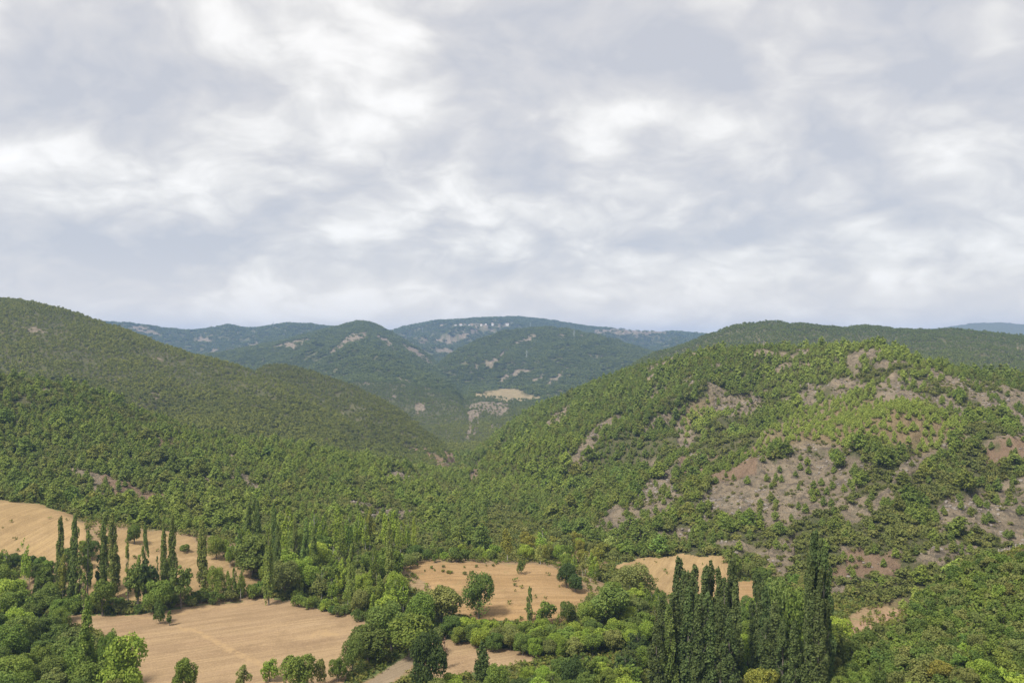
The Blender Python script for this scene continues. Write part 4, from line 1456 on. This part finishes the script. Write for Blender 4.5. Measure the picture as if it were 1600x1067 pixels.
G_LEFT = 'slim poplars standing in a row before the upper left fields'
ZL = 'in the row before the left fields'
for (px, top, base, wd, kd, tn) in [
        (95, 827, 938, 15, 'poplar', 'poplar'), (113, 826, 945, 17, 'poplar', 'poplar'), (124, 868, 945, 13, 'slim_poplar', 'poplar'), (137, 838, 940, 12, 'slim_poplar', 'poplar_l'),
        (153, 874, 928, 9, 'slim_poplar', 'poplar'), (162, 821, 930, 16, 'poplar', 'poplar'), (177, 820, 938, 20, 'poplar', 'poplar'), (200, 854, 950, 11, 'slim_poplar', 'poplar_l'),
        (216, 873, 952, 11, 'slim_poplar', 'poplar_l'), (228, 832, 945, 12, 'poplar', 'poplar'), (246, 874, 925, 6, 'slim_poplar', 'poplar'), (256, 824, 938, 13, 'poplar', 'poplar'),
        (267, 821, 938, 17, 'poplar', 'poplar'), (318, 824, 930, 18, 'poplar', 'poplar'), (131, 900, 962, 12, 'slim_poplar', 'poplar_l'), (98, 880, 946, 16, 'young_poplar', 'yellow'),
        (39, 856, 925, 16, 'young_poplar', 'bright'), (357, 896, 936, 12, 'young_poplar', 'mid'), (366, 892, 936, 12, 'young_poplar', 'mid'), (376, 886, 938, 14, 'young_poplar', 'mid')]:
    at(kd, px, top, base, wd, tn, ZL, group=G_LEFT if 'young' not in kd else None)
ZM = 'in the grove left of centre'
for (px, top, base, wd, kd, tn) in [
        (388, 792, 862, 13, 'poplar', 'poplar'), (396, 780, 864, 14, 'poplar', 'poplar'), (403, 786, 862, 12, 'poplar', 'poplar'), (428, 793, 880, 14, 'poplar', 'poplar'),
        (420, 832, 945, 17, 'poplar', 'poplar_l'), (433, 828, 920, 15, 'poplar', 'poplar'), (463, 815, 900, 12, 'poplar', 'poplar'), (477, 815, 905, 17, 'poplar', 'poplar'),
        (490, 830, 910, 15, 'poplar', 'poplar_l'), (549, 857, 955, 15, 'poplar', 'poplar_l'), (608, 822, 918, 17, 'poplar', 'poplar'), (567, 880, 930, 11, 'slim_poplar', 'poplar_l'),
        (583, 858, 925, 15, 'young_poplar', 'mid'), (560, 850, 915, 13, 'slim_poplar', 'poplar'), (372, 820, 870, 12, 'slim_poplar', 'poplar_l')]:
    at(kd, px, top, base, wd, tn, ZM)
ZY = 'in the pale row'
for (px, top, base, wd, tn) in [(452, 798, 868, 24, 'bright'), (492, 800, 870, 26, 'bright'), (505, 812, 872, 18, 'bright'), (528, 798, 868, 22, 'bright'), (545, 806, 870, 18, 'bright'), (560, 806, 866, 18, 'bright'),
                                (578, 799, 866, 17, 'yellow'), (571, 812, 868, 16, 'bright'), (602, 806, 868, 20, 'bright'), (616, 803, 868, 22, 'bright'), (637, 815, 866, 12, 'bright'),
                                (647, 812, 872, 9, 'bright'), (535, 825, 885, 18, 'mid'), (626, 818, 872, 16, 'bright'), (378, 830, 868, 16, 'bright')]:
    at('young_poplar', px, top, base, wd, tn, ZY)
at('poplar', 827, 920, 972, 12, 'poplar', '', 'slim dark poplar standing alone at the foot of the centre field')
G_RIGHT = 'tall dark poplars packed together at the bottom right of centre'
ZR = 'in the dense tall clump at the bottom'
for (px, top, base, wd, tn) in [
        (1059, 894, 1062, 26, 'poplar_d'), (1067, 915, 1070, 24, 'poplar_d'), (1086, 905, 1065, 26, 'poplar_d'), (1098, 909, 1072, 24, 'poplar_d'), (1111, 902, 1066, 27, 'poplar_d'),
        (1124, 911, 1070, 24, 'poplar_d'), (1142, 898, 1062, 28, 'poplar_d'), (1053, 946, 1088, 28, 'poplar_d'), (1035, 957, 1090, 26, 'poplar_d'), (1024, 988, 1100, 26, 'poplar_d'),
        (1072, 940, 1092, 28, 'poplar_d'), (1092, 952, 1096, 27, 'poplar_d'), (1110, 948, 1094, 26, 'poplar_d'), (1126, 958, 1098, 26, 'poplar_d'), (1140, 982, 1102, 26, 'poplar_d'), (1150, 935, 1080, 22, 'poplar_d'), (1078, 918, 1076, 24, 'poplar_d'), (1134, 925, 1074, 24, 'poplar_d'), (1044, 968, 1096, 24, 'poplar')]:
    at('poplar', px, top, base, wd * 1.18, tn, ZR, group=G_RIGHT)
ZS = 'in the second tall clump from the left'
for (px, top, base, wd, tn) in [
        (1181, 914, 1062, 22, 'poplar_d'), (1190, 930, 1068, 22, 'poplar_d'), (1211, 960, 1082, 24, 'poplar_d'), (1199, 984, 1092, 22, 'poplar_d'), (1243, 988, 1092, 20, 'poplar_d'),
        (1267, 957, 1088, 24, 'poplar_d'), (1279, 958, 1090, 22, 'poplar_d'), (1273, 866, 1066, 28, 'poplar_d'), (1290, 888, 1072, 24, 'poplar_d'), (1284, 880, 1068, 22, 'poplar_d'), (1222, 985, 1090, 20, 'poplar_d'), (1200, 940, 1074, 22, 'poplar_d'), (1266, 900, 1074, 22, 'poplar_d'), (1283, 915, 1080, 22, 'poplar_d')]:
    at('poplar', px, top, base, wd * 1.22, tn, ZS, group='tall dark poplars right of the dense clump')

at('leafy', 1209, 924, 1050, 62, 'poplar', '', 'broad dark round tree between the right poplar clumps')
at('leafy', 1236, 934, 1050, 50, 'mid', '', 'mid green round tree just left of the tallest poplar')
at('conifer', 1313, 995, 1055, 22, 'deep', '', 'blackish conifer standing right of the tallest poplars')
at('leafy', 748, 903, 966, 52, 'dark', '', 'lone round dark tree at the lower edge of the centre field')
at('bush', 855, 945, 978, 36, 'mid', '', 'round dull green tree right of the lone slim poplar')
at('dead', 694, 998, 1044, 17, 'brown', '', 'dried brown shrub on the narrow tan strip of field')
at('conifer', 753, 1006, 1062, 26, 'deep', '', 'spindly blackish tree right of the dried brown shrub')
at('bush', 815, 876, 897, 14, 'dark', '', 'small dark bush at the top edge of the centre field')
at('bush', 250, 944, 974, 22, 'dark', '', 'dark bush at the corner of the rosy field')
at('slim_poplar', 265, 955, 977, 9, 'mid', '', 'tiny slim sapling beside the dark bush on the rosy field')
at('leafy', 290, 1036, 1085, 36, 'mid', '', 'small green tree cut by the bottom edge of the rosy field')
at('bush', 421, 1037, 1064, 27, 'bright', '', 'small round bright green tree at the foot of the rosy field')
at('young_poplar', 378, 1046, 1082, 26, 'olive', '', 'thin olive sapling left of the small round bright tree')
at('leafy', 465, 1032, 1082, 56, 'mid', '', 'wide green bush right of the small round bright tree')
at('bush', 498, 1036, 1072, 24, 'olive', '', 'olive shrub at the lower corner of the rosy field')
at('leafy', 210, 821, 850, 19, 'mid', '', 'small round tree alone on the upper left field')
at('bush', 202, 838, 848, 10, 'mid', '', 'tiny bush beside the lone tree on the upper left field')
at('leafy', 338, 840, 874, 27, 'mid', '', 'round green tree on the right end of the upper left field')
at('bush', 288, 852, 862, 18, 'mid', '', 'low bush on the bank across the upper left field')
at('ragged', 215, 886, 952, 36, 'dark', '', 'ragged dark tree behind the hedge among the slim poplars')
at('ragged', 228, 880, 950, 34, 'deep', '', 'gaunt blackish tree wrapped round a slim poplar trunk')
at('ragged', 283, 888, 950, 34, 'dark', '', 'ragged dark tree right of the tallest slim poplars')
at('leafy', 248, 912, 956, 42, 'mid', '', 'round green tree before the slim poplars at the field corner')
at('leafy', 160, 912, 962, 34, 'mid', '', 'round green tree at the foot of the left poplar row')
at('leafy', 337, 892, 936, 28, 'mid', '', 'light green tree at the right end of the left poplar row')
at('leafy', 395, 842, 900, 60, 'dark', '', 'large dark round tree at the right end of the upper left field')
at('leafy', 885, 884, 918, 32, 'deep', '', 'very dark oak on the right brow of the centre field')
at('leafy', 899, 898, 925, 24, 'deep', '', 'smaller very dark oak beside the one on the brow')
at('leafy', 888, 942, 975, 27, 'dark', '', 'small dark tree at the lower right corner of the centre field')
at('leafy', 918, 944, 984, 40, 'mid', '', 'round green tree beside the small dark one below the centre field')
at('leafy', 950, 918, 978, 66, 'dark', '', 'large dark spreading tree right of the centre field')
at('leafy', 990, 888, 936, 62, 'olive', '', 'spreading olive green tree before the oval straw field')
at('young_poplar', 848, 828, 876, 24, 'bright', '', 'light green upright tree above the pale willows')
at('young_poplar', 793, 828, 878, 22, 'yellow', '', 'yellowish upright tree above the centre field')
at('pine', 752, 818, 866, 34, 'dark', '', 'large dark pine above the top edge of the centre field')
at('leafy', 190, 1012, 1100, 66, 'bright', '', 'bright green tree at the left corner of the rosy field')
at('leafy', 168, 1005, 1078, 30, 'mid', '', 'green tree between the bright one and the dark clump')
at('young_poplar', 1150, 868, 905, 22, 'mid', '', 'green tree at the right end of the oval straw field')
at('leafy', 575, 982, 1036, 58, 'dark', '', 'dark oak at the left edge of the clump over the dirt track')
at('leafy', 612, 950, 1018, 70, 'dark', '', 'biggest dark oak of the clump beside the rosy field')
at('leafy', 667, 1000, 1092, 60, 'deep', '', 'blackish oak right of the dirt track')
at('leafy', 640, 965, 1030, 66, 'mid', '', 'green oak behind the dirt track clump')
at('leafy', 550, 1008, 1054, 36, 'dark', '', 'small dark oak at the lower left of the track clump')
at('leafy', 528, 1032, 1064, 28, 'mid', '', 'low green tree at the outermost left of the track clump')
at('leafy', 655, 935, 990, 50, 'mid', '', 'olive tinted tree behind the track clump')
at('leafy', 690, 918, 980, 62, 'olive', '', 'dull olive willow at the left edge of the centre field')
at('poplar', 133, 962, 1085, 24, 'mid', '', 'pointed green poplar rising out of the bottom left clump')
at('leafy', 1190, 1056, 1110, 60, 'yellow', '', 'yellow-green tree top at the bottom below the poplars')


def belt(poly, n, hr, kinds, tones, zone, seed, gap=None, group=None, wr_=(.85, 1.15)):
    """fill a hedge or thicket outlined on the ground"""
    rr = np.random.default_rng(seed)
    p = np.array(poly, float)
    m = poly_mask([[(a_, min(b_, 1158)) for a_, b_ in poly]], 0)
    got = []
    ex = [(math.hypot(t['o'].location.x, 0), t) for t in ()]
    pts = [(t['o'].location.x, t['o'].location.y, t['w']) for t in TREES]
    tries = 0
    while len(got) < n and tries < n * 60:
        tries += 1
        px = rr.uniform(p[:, 0].min(), p[:, 0].max())
        py = rr.uniform(p[:, 1].min(), min(p[:, 1].max(), 1157))
        if sample(m, np.array([px]), np.array([py]))[0] < .5:
            continue
        x, y, z = hit(px, py)
        h = rr.uniform(*hr)
        kd = kinds[int(rr.integers(len(kinds)))]
        ratio = {'leafy': .95, 'bush': 1.25, 'ragged': .8, 'young_poplar': .42, 'poplar': .17, 'pine': .8, 'conifer': .5}[kd]
        w = h * ratio * rr.uniform(*wr_)
        if any((x - q[0]) ** 2 + (y - q[1]) ** 2 < ((gap or .33) * (w + q[2])) ** 2 for q in pts):
            continue
        pts.append((x, y, w))
        got.append(1)
        plant(kd, x, y, h, w, tones[int(rr.integers(len(tones)))], zone, group=group)


belt([(-30, 1012), (85, 1004), (118, 1022), (140, 1060), (165, 1100), (190, 1150), (-30, 1150)], 30, (7, 10.5), ['leafy'], ['dark', 'dark', 'mid', 'mid', 'olive'], 'in the bottom left clump', 1)
belt([(-30, 900), (60, 895), (95, 925), (105, 990), (60, 1010), (-30, 1010)], 26, (6, 9.5), ['leafy', 'leafy', 'young_poplar'], ['mid', 'mid', 'dark', 'bright'], 'in the thicket at the left edge', 2)
belt([(60, 880), (130, 866), (150, 876), (140, 892), (60, 905)], 7, (4, 7), ['leafy'], ['mid', 'dark'], 'between the two upper left fields', 3)
belt([(-30, 884), (50, 880), (60, 900), (-30, 905)], 7, (3.5, 5), ['leafy'], ['deep', 'dark'], 'below the far left field', 4)
belt([(95, 948), (240, 945), (400, 925), (420, 922), (420, 934), (300, 948), (240, 958), (100, 962)], 46, (2.2, 4.2), ['bush'], ['dark', 'mid', 'mid', 'olive'], 'in the hedge under the left poplars', 5, .28)
belt([(345, 868), (420, 862), (520, 880), (560, 905), (612, 905), (632, 935), (632, 960), (600, 975), (560, 962), (500, 945), (430, 930), (410, 905), (350, 885)], 62, (6.5, 10.5), ['leafy', 'leafy', 'leafy', 'young_poplar', 'young_poplar'], ['mid', 'mid', 'bright', 'bright', 'olive'], 'in the grove left of centre', 6)
belt([(425, 925), (560, 962), (640, 985), (650, 995), (560, 975), (420, 935)], 22, (2.2, 3.8), ['bush'], ['dark', 'mid', 'bright'], 'along the far edge of the rosy field', 7, .28)
belt([(692, 985), (780, 998), (880, 1004), (960, 998), (1010, 990), (1020, 1012), (930, 1026), (860, 1032), (760, 1016), (700, 1003)], 46, (4.6, 6.4), ['leafy'], ['mid', 'bright', 'bright', 'dark', 'olive'], 'in the green belt below the centre field', 8)
belt([(700, 1085), (800, 1082), (860, 1066), (1010, 1030), (1020, 1110), (900, 1150), (690, 1150)], 42, (5, 7.6), ['leafy', 'leafy', 'ragged'], ['dark', 'mid', 'mid', 'deep', 'bright'], 'in the bottom centre thicket', 9)
belt([(610, 1110), (690, 1090), (700, 1150), (590, 1150)], 7, (4, 6), ['leafy'], ['mid', 'dark', 'olive'], 'below the dirt track', 10)
belt([(905, 948), (1000, 940), (1030, 948), (1045, 985), (1010, 1000), (960, 980), (930, 965)], 28, (5, 7), ['leafy', 'leafy', 'young_poplar'], ['mid', 'dark', 'bright', 'olive'], 'left of the tall poplars', 11)
belt([(790, 872), (850, 872), (925, 882), (945, 902), (930, 912), (910, 902), (860, 886)], 22, (5, 7.5), ['leafy', 'young_poplar'], ['pale', 'bright', 'bright', 'yellow', 'mid'], 'in the pale thicket', 12)
belt([(810, 850), (870, 845), (990, 862), (950, 880), (850, 872)], 22, (3.5, 6), ['leafy', 'bush'], ['pale', 'bright', 'olive', 'yellow'], 'on the bank above the pale thicket', 13)
belt([(640, 868), (760, 860), (800, 872), (740, 880), (640, 878)], 22, (2.5, 4.5), ['bush', 'leafy'], ['mid', 'dark', 'olive', 'bright'], 'along the far edge of the centre field', 14)
belt([(1000, 985), (1050, 975), (1160, 960), (1300, 965), (1320, 1000), (1300, 1060), (1160, 1040), (1020, 1040)], 34, (5, 8), ['leafy'], ['mid', 'bright', 'bright', 'dark'], 'among the tall poplars', 15)
belt([(1160, 1070), (1300, 1070), (1330, 1110), (1250, 1150), (1030, 1150), (1040, 1110)], 24, (4, 6), ['leafy'], ['mid', 'bright', 'dark', 'olive'], 'below the tall poplars', 16)
belt([(640, 884), (700, 880), (780, 886), (770, 900), (690, 905), (645, 898)], 16, (.6, 1.3), ['bush'], ['olive', 'yellow', 'mid'], 'on the weedy brow of the centre field', 20, .2)
belt([(655, 985), (700, 980), (690, 1000), (655, 1005)], 4, (2.5, 3.5), ['bush'], ['olive', 'mid'], 'at the left end of the tan strip', 17)
belt([(440, 868), (640, 866), (680, 872), (640, 892), (540, 886), (440, 878)], 24, (3.5, 6), ['leafy', 'bush'], ['mid', 'dark', 'olive'], 'under the pale poplar row', 18)
belt([(1160, 900), (1260, 915), (1290, 955), (1180, 960), (1205, 930)], 22, (3.5, 6), ['leafy', 'bush'], ['mid', 'olive', 'dark'], 'behind the right poplars', 19)


# the near spur at the lower right: shrubs, the nearest ones one by one
def spur_shrubs():
    x, y, a, r = cand(42000, 165, 300, 8, 36, seed=61)
    z, lay, vi = gz(x, y)
    px, py = to_px(x, y, z)
    k = (lay == LI['spur']) & (A_DRY[vi] < .15) & ~((px > 1290) & (px < 1420) & (py < 1032 - (px - 1290) * .42)) & (px > 1215) & visible(x, y, z + 2, .01)
    x, y, z, r, px, py = [q[k] for q in (x, y, z, r, px, py)]
    big = fbm(x, y, 30, 2, 63)
    h = 1.7 + 1.9 * rng.random(len(x)) ** 1.5 + .8 * np.clip(big, -.5, 1)
    low = sstep(1000, 1060, py - (px - 1400) * .05)
    h = h + low * 2.2 * rng.random(len(x))
    k = thin(x, y, h * .62)
    x, y, z, r, px, py, h, big, low = [q[k] for q in (x, y, z, r, px, py, h, big, low)]
    okv = visible(x, y, z + h * .8) & (px < 1600) & (py - h * F / r < 1067)
    order = np.argsort(-np.where(okv, h / r, 0))
    tn = []
    for q in range(len(x)):
        yl = big[q] + .9 * low[q] + rng.normal() * .45
        tn.append('yellow' if yl > 1.75 else 'bright' if yl > 1.3 else 'olive' if rng.random() < .3 else 'mid' if rng.random() < .55 else 'dark')
    top = order[:235]
    for q in top:
        plant('leafy' if h[q] > 4.2 else 'bush', x[q], y[q], h[q], h[q] * rng.uniform(1.0, 1.4), tn[q] if tn[q] in ('yellow', 'bright') or rng.random() < .5 else 'dark' if tn[q] == 'mid' else tn[q], 'on the lower right slope, ' + ('left part' if px[q] < 1380 else 'middle part' if px[q] < 1490 else 'right part'))
    rest = order[235:]
    tone = np.array([TONES[tn[q]] for q in rest]) * .88
    s = h[rest] / 2.0
    stuff('scrub', 'shrubs filling the near slope at the lower right', 'scrub', np.column_stack([x, y, z - .1])[rest], np.column_stack([s, s, s]), tone, 8)


spur_shrubs()
for (x, y, z, h, w_, t, px, py, li, kd) in PINES:
    if li == LI['left_near']:
        zn = 'above the far left field' if px < 120 else 'above the upper left field' if px < 260 else 'above the lone field tree' if px < 370 else \
            'above the dark poplar trio' if px < 460 else 'above the pale poplar row' if px < 600 else 'above the brown gully' if px < 700 else 'at the gorge mouth'
    elif px < 900:
        zn = 'at the gorge slope foot' if px < 785 else 'on the gorge slope' if px < 840 else 'right of the gorge slope'
    elif px < 1000:
        zn = 'above the pale thicket'
    elif px < 1100:
        zn = "over the oval field's left half"
    elif px < 1215:
        zn = "over the oval field's right half"
    elif px < 1320:
        zn = 'behind the tallest poplar'
    elif px < 1450:
        zn = 'above the dry grass patch'
    else:
        zn = 'above the near scrub slope'
    yl = t[0] / t[1]
    TN = 'bright' if t[1] > .158 else 'mid' if t[1] > .128 else 'dark'
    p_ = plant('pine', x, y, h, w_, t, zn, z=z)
    TREES[-1]['tone'] = TN

# ---- labels: tone, size, where; equal descriptions are told apart by their order from the left
ORD = ['first', 'second', 'third', 'fourth', 'fifth', 'sixth', 'seventh', 'eighth', 'ninth', 'tenth', 'eleventh', 'twelfth', 'thirteenth', 'fourteenth', 'fifteenth',
       'sixteenth', 'seventeenth', 'eighteenth', 'nineteenth', 'twentieth']
GRP = {'pine': 'pines standing on the near slopes', 'bush': 'bushes and shrubs of the valley', 'tree': 'leafy trees of the hedges and groves', 'young poplar': 'pale young poplars of the valley',
       'poplar': 'poplars of the valley'}


def third(v, lo, hi, words):
    f = (v - lo) / max(hi - lo, 1e-6)
    return words[0] if f < .34 else words[1] if f < .67 else words[2]


def label_all():
    zones = {}
    for t in TREES:
        if t['label']:
            t['o']['label'] = t['label']
        else:
            zones.setdefault((t['zone'], t['cat']), []).append(t)
        if 'group' not in t['o'] and t['cat'] in GRP and not t['label']:
            t['o']['group'] = GRP[t['cat']]
    for (zone, cat), lst in zones.items():
        hs = sorted(t['h'] * 1000 / t['r'] for t in lst)
        same = {}
        lo, hi = min(t['py'] for t in lst), max(t['py'] for t in lst)
        for t in lst:
            sz = third(t['h'] * 1000 / t['r'], hs[0], hs[-1], ('small', 'medium', 'tall')) if len(lst) > 3 else ''
            tn = WORDS[t['tone']] if isinstance(t['tone'], str) else 'green'
            row = third(t['py'], lo, hi, ('back', 'middle', 'front')) if len(lst) > 12 else ''
            t['key'] = (sz, tn, row)
            same.setdefault(t['key'], []).append(t)
        for (sz, tn, row), ts in same.items():
            ts.sort(key=lambda t: t['px'])
            for i, t in enumerate(ts):
                s = ' '.join(q for q in (sz, tn, cat, zone) if q)
                if row:
                    s += ', %s' % row
                if len(ts) > 1:
                    s += ', leftmost' if i == 0 else ', rightmost' if i == len(ts) - 1 else ', %s from left' % ORD[i] if i < len(ts) / 2 else ', %s from right' % ORD[min(len(ts) - 1 - i, 19)]
                t['o']['label'] = s


label_all()
print('trees', len(TREES), COUNT)

# ------------------------------------------------------------------ village, masts and fence
def plain(name, c, rough=.8, metal=0, var=.12):
    m, k, b, o = material(name, rough, .3)
    pos = k.new('ShaderNodeTexCoord').outputs['Object']
    k.link(k.mix(k.noise(pos, .8, 4, .6), tuple(v * (1 - var) for v in c), tuple(min(1, v * (1 + var)) for v in c)), b.inputs['Base Color'])
    b.inputs['Metallic'].default_value = metal
    return m


M_WALL = plain('lime_wall', (.72, .70, .66))
M_CREAM = plain('cream_wall', (.48, .40, .30))
M_TILE = plain('roof_tile', (.42, .27, .20))
M_PANE = plain('window_glass', (.05, .06, .07), .2)
M_DOOR = plain('door_wood', (.14, .09, .05))
M_STEEL = plain('galvanised_steel', (.45, .47, .48), .5, .6)
M_POST = plain('weathered_post', (.52, .47, .38))


def box_geo(x0, x1, y0, y1, z0, z1):
    v = np.array([(x, y, z) for x in (x0, x1) for y in (y0, y1) for z in (z0, z1)], float)
    f = np.array([(0, 1, 3, 2), (4, 6, 7, 5), (0, 4, 5, 1), (2, 3, 7, 6), (0, 2, 6, 4), (1, 5, 7, 3)])
    return v, f


def mesh_obj(name, geo, mat, parent=None):
    v, f = geo
    me = D.meshes.new(name)
    me.from_pydata([tuple(q) for q in v], [], [tuple(int(i) for i in q if i >= 0) for q in f])
    me.materials.append(mat)
    o = D.objects.new(name, me)
    col.objects.link(o)
    o.parent = parent
    return o


def root_at(name, x, y, z, label, cat, rz=0, group=None):
    o = D.objects.new(name, None)
    col.objects.link(o)
    o.location = (x, y, z)
    o.rotation_euler = (0, 0, rz)
    o['label'] = label
    o['category'] = cat
    if group:
        o['group'] = group
    return o


def house(px, py, wpx, hpx, label, wall, storeys=2):
    x, y, z = hit(px, py)
    d = math.hypot(x, y)
    w_, h = .8 * wpx * d / F, .72 * hpx * d / F
    dp = w_ * .6
    rt = root_at('house', x, y, z + .5, label, 'house', -math.atan2(x, y) + .1 * math.sin(px), 'pale houses strung along the mountain top')
    e = h * .80
    mesh_obj('wall', box_geo(-w_ / 2, w_ / 2, -dp / 2, dp / 2, -6, e), wall, rt)
    ov = .05 * w_
    rv = np.array([(-w_ / 2 - ov, -dp / 2 - ov, e + .02), (w_ / 2 + ov, -dp / 2 - ov, e + .02), (w_ / 2 + ov, dp / 2 + ov, e + .02), (-w_ / 2 - ov, dp / 2 + ov, e + .02),
                   (-w_ / 2 + dp * .35, 0, h), (w_ / 2 - dp * .35, 0, h)])
    rf = [(0, 3, 2, 1), (0, 1, 5, 4), (2, 3, 4, 5), (1, 2, 5, -1), (3, 0, 4, -1)]
    roof = mesh_obj('roof', (rv, rf), M_TILE, rt)
    mesh_obj('chimney', box_geo(w_ * .18, w_ * .24, -dp * .1, dp * .02, e, h * 1.06), wall, roof)
    n = 4
    for s in range(storeys):
        for i in range(n):
            if s == 0 and i == 1:
                mesh_obj('door', box_geo(-w_ * .2, -w_ * .12, -dp / 2 - .06, -dp / 2 + .1, 0, e * .36), M_DOOR, rt)
                continue
            cx_ = (-.5 + (i + .5) / n) * w_
            zb = e * (s + .35) / storeys * .95
            mesh_obj('window', box_geo(cx_ - w_ * .045, cx_ + w_ * .045, -dp / 2 - .05, -dp / 2 + .1, zb, zb + e * .2), M_PANE, rt)


for (px, py, wp, hp, lab, m_, st) in [
        (712, 508.5, 4.4, 2.4, 'low white house left of the large white block on the mountain', M_WALL, 1), (720, 509, 6.0, 5.2, 'largest white house on the mountain, three storeys high', M_WALL, 3),
        (738, 509, 5.0, 3.8, 'cream house right of the largest white house', M_CREAM, 2), (733, 508.5, 3.4, 2.4, 'small white annex left of the cream house', M_WALL, 1),
        (752, 508.5, 4.0, 3.2, 'grey-white house in the middle of the mountain village', M_WALL, 2), (759, 507.5, 3.2, 2.2, 'tiny white house right of the grey-white one', M_WALL, 1),
        (769.5, 509.5, 4.2, 4.0, 'square white house second from the right in the village', M_WALL, 2), (792.5, 508.5, 6.4, 4.2, 'wide white house at the right end of the village', M_WALL, 2),
        (690, 509, 4.0, 2.2, 'low cream house at the left end of the village', M_CREAM, 1), (641, 510, 5.0, 2.6, 'low reddish house alone on the left shoulder of the mountain', M_CREAM, 1)]:
    house(px, py, wp, hp, lab, m_, st)


def lattice(base, top, w0, w1, bays=6, t=.12):
    parts = []
    zs = np.linspace(base, top, bays + 1)
    ws = np.linspace(w0, w1, bays + 1) / 2
    for sx, sy in ((1, 1), (1, -1), (-1, 1), (-1, -1)):
        parts.append(tube([(sx * ws[0], sy * ws[0], base), (sx * ws[-1], sy * ws[-1], top)], [t, t], 4))
    for i in range(bays):
        for (ax, ay, bx_, by_) in ((1, 1, 1, -1), (1, -1, -1, -1), (-1, -1, -1, 1), (-1, 1, 1, 1)):
            parts.append(tube([(ax * ws[i], ay * ws[i], zs[i]), (bx_ * ws[i + 1], by_ * ws[i + 1], zs[i + 1])], [t * .6, t * .6], 3))
    return merge(parts)


def pylon(px, py, h, label):
    x, y, z = hit(px, py)
    rt = root_at('power_pylon', x, y, z - 1, label, 'pylon', .4, 'steel pylons crossing the mountains')
    mesh_obj('mast', lattice(0, h, h * .16, h * .03, 7, .14), M_STEEL, rt)
    for k, f in enumerate((.72, .83, .94)):
        L_ = h * (.14 + .04 * (1 - k))
        mesh_obj('crossarm', merge([tube([(-L_, 0, f * h), (0, 0, f * h + h * .025), (L_, 0, f * h)], [.05, .16, .05], 4), tube([(-L_, 0, f * h), (L_, 0, f * h)], [.08, .08], 4)]), M_STEEL, rt)
        for s in (-1, 1):
            mesh_obj('insulator', tube([(s * L_, 0, f * h), (s * L_, 0, f * h - h * .035)], [.12, .12], 5), M_POST, rt)


pylon(823, 562, 26, 'faint steel pylon on the green flank right of the gorge')
pylon(897, 529, 26, 'faint steel pylon near the crest right of the mountain')
pylon(829, 513, 30, 'faint steel pylon on the skyline right of the village')
pylon(660, 520, 30, 'faint steel pylon on the mountain left of the village')
x, y, z = hit(427, 512)
rt = root_at('radio_mast', x, y, z - 1, 'thin radio mast on the left blue ridge', 'mast')
mesh_obj('mast', lattice(0, 34, 2.4, .8, 9, .22), M_STEEL, rt)
mesh_obj('antenna', tube([(0, 0, 34), (0, 0, 42)], [.16, .06], 5), M_STEEL, rt)

fp = [(1560, 862), (1569, 858.5), (1578, 857.5), (1587, 857), (1596, 856.5), (1607, 856)]
fr_ = None
tops = []
for i, (px, py) in enumerate(fp):
    x, y, z = hit(px, py)
    if fr_ is None:
        fr_ = root_at('wire_fence', x, y, z, 'short run of pale fence posts and wire at the right edge', 'fence')
        ox, oy, oz = x, y, z
    q = np.array((x - ox, y - oy, z - oz))
    mesh_obj('post', tube([q - (0, 0, .3), q + (.05 * math.sin(i * 2), 0, .7), q + (.09 * math.sin(i * 2), 0, 1.5)], [.09, .085, .07], 6), M_POST, fr_)
    tops.append(q)
for hh in (.6, 1.2):
    mesh_obj('wire', tube([q + (0, 0, hh) for q in tops], [.02] * len(tops), 4), M_STEEL, fr_)

# ------------------------------------------------------------------ the air
def haze():
    X0, X1, Y0, Y1 = -9700, 9700, -30, 9800
    Z0, Z1 = float(fz.min()) - 1.0, float(fz.max()) + 16
    v = [(x, y, z) for x in (X0, X1) for y in (Y0, Y1) for z in (Z0, Z1)]
    f = [(0, 1, 3, 2), (4, 6, 7, 5), (0, 4, 5, 1), (2, 3, 7, 6), (0, 2, 6, 4), (1, 5, 7, 3)]
    me = D.meshes.new('haze')
    me.from_pydata(v, [], f)
    o = D.objects.new('haze', me)
    col.objects.link(o)
    o['kind'] = 'stuff'
    o['label'] = 'thin bluish summer haze filling the valley'
    m = D.materials.new('haze_air')
    m.use_nodes = True
    k = NT(m.node_tree)
    oo = k.new('ShaderNodeOutputMaterial')
    p = k.new('ShaderNodeVolumePrincipled')
    p.inputs['Color'].default_value = (.32, .52, .92, 1)
    p.inputs['Density'].default_value = HAZE
    p.inputs['Density Attribute'].default_value = ''
    p.inputs['Anisotropy'].default_value = 0.1
    k.link(p.outputs[0], oo.inputs['Volume'])
    m.cycles.homogeneous_volume = True
    me.materials.append(m)


HAZE = 1.05e-4
haze()
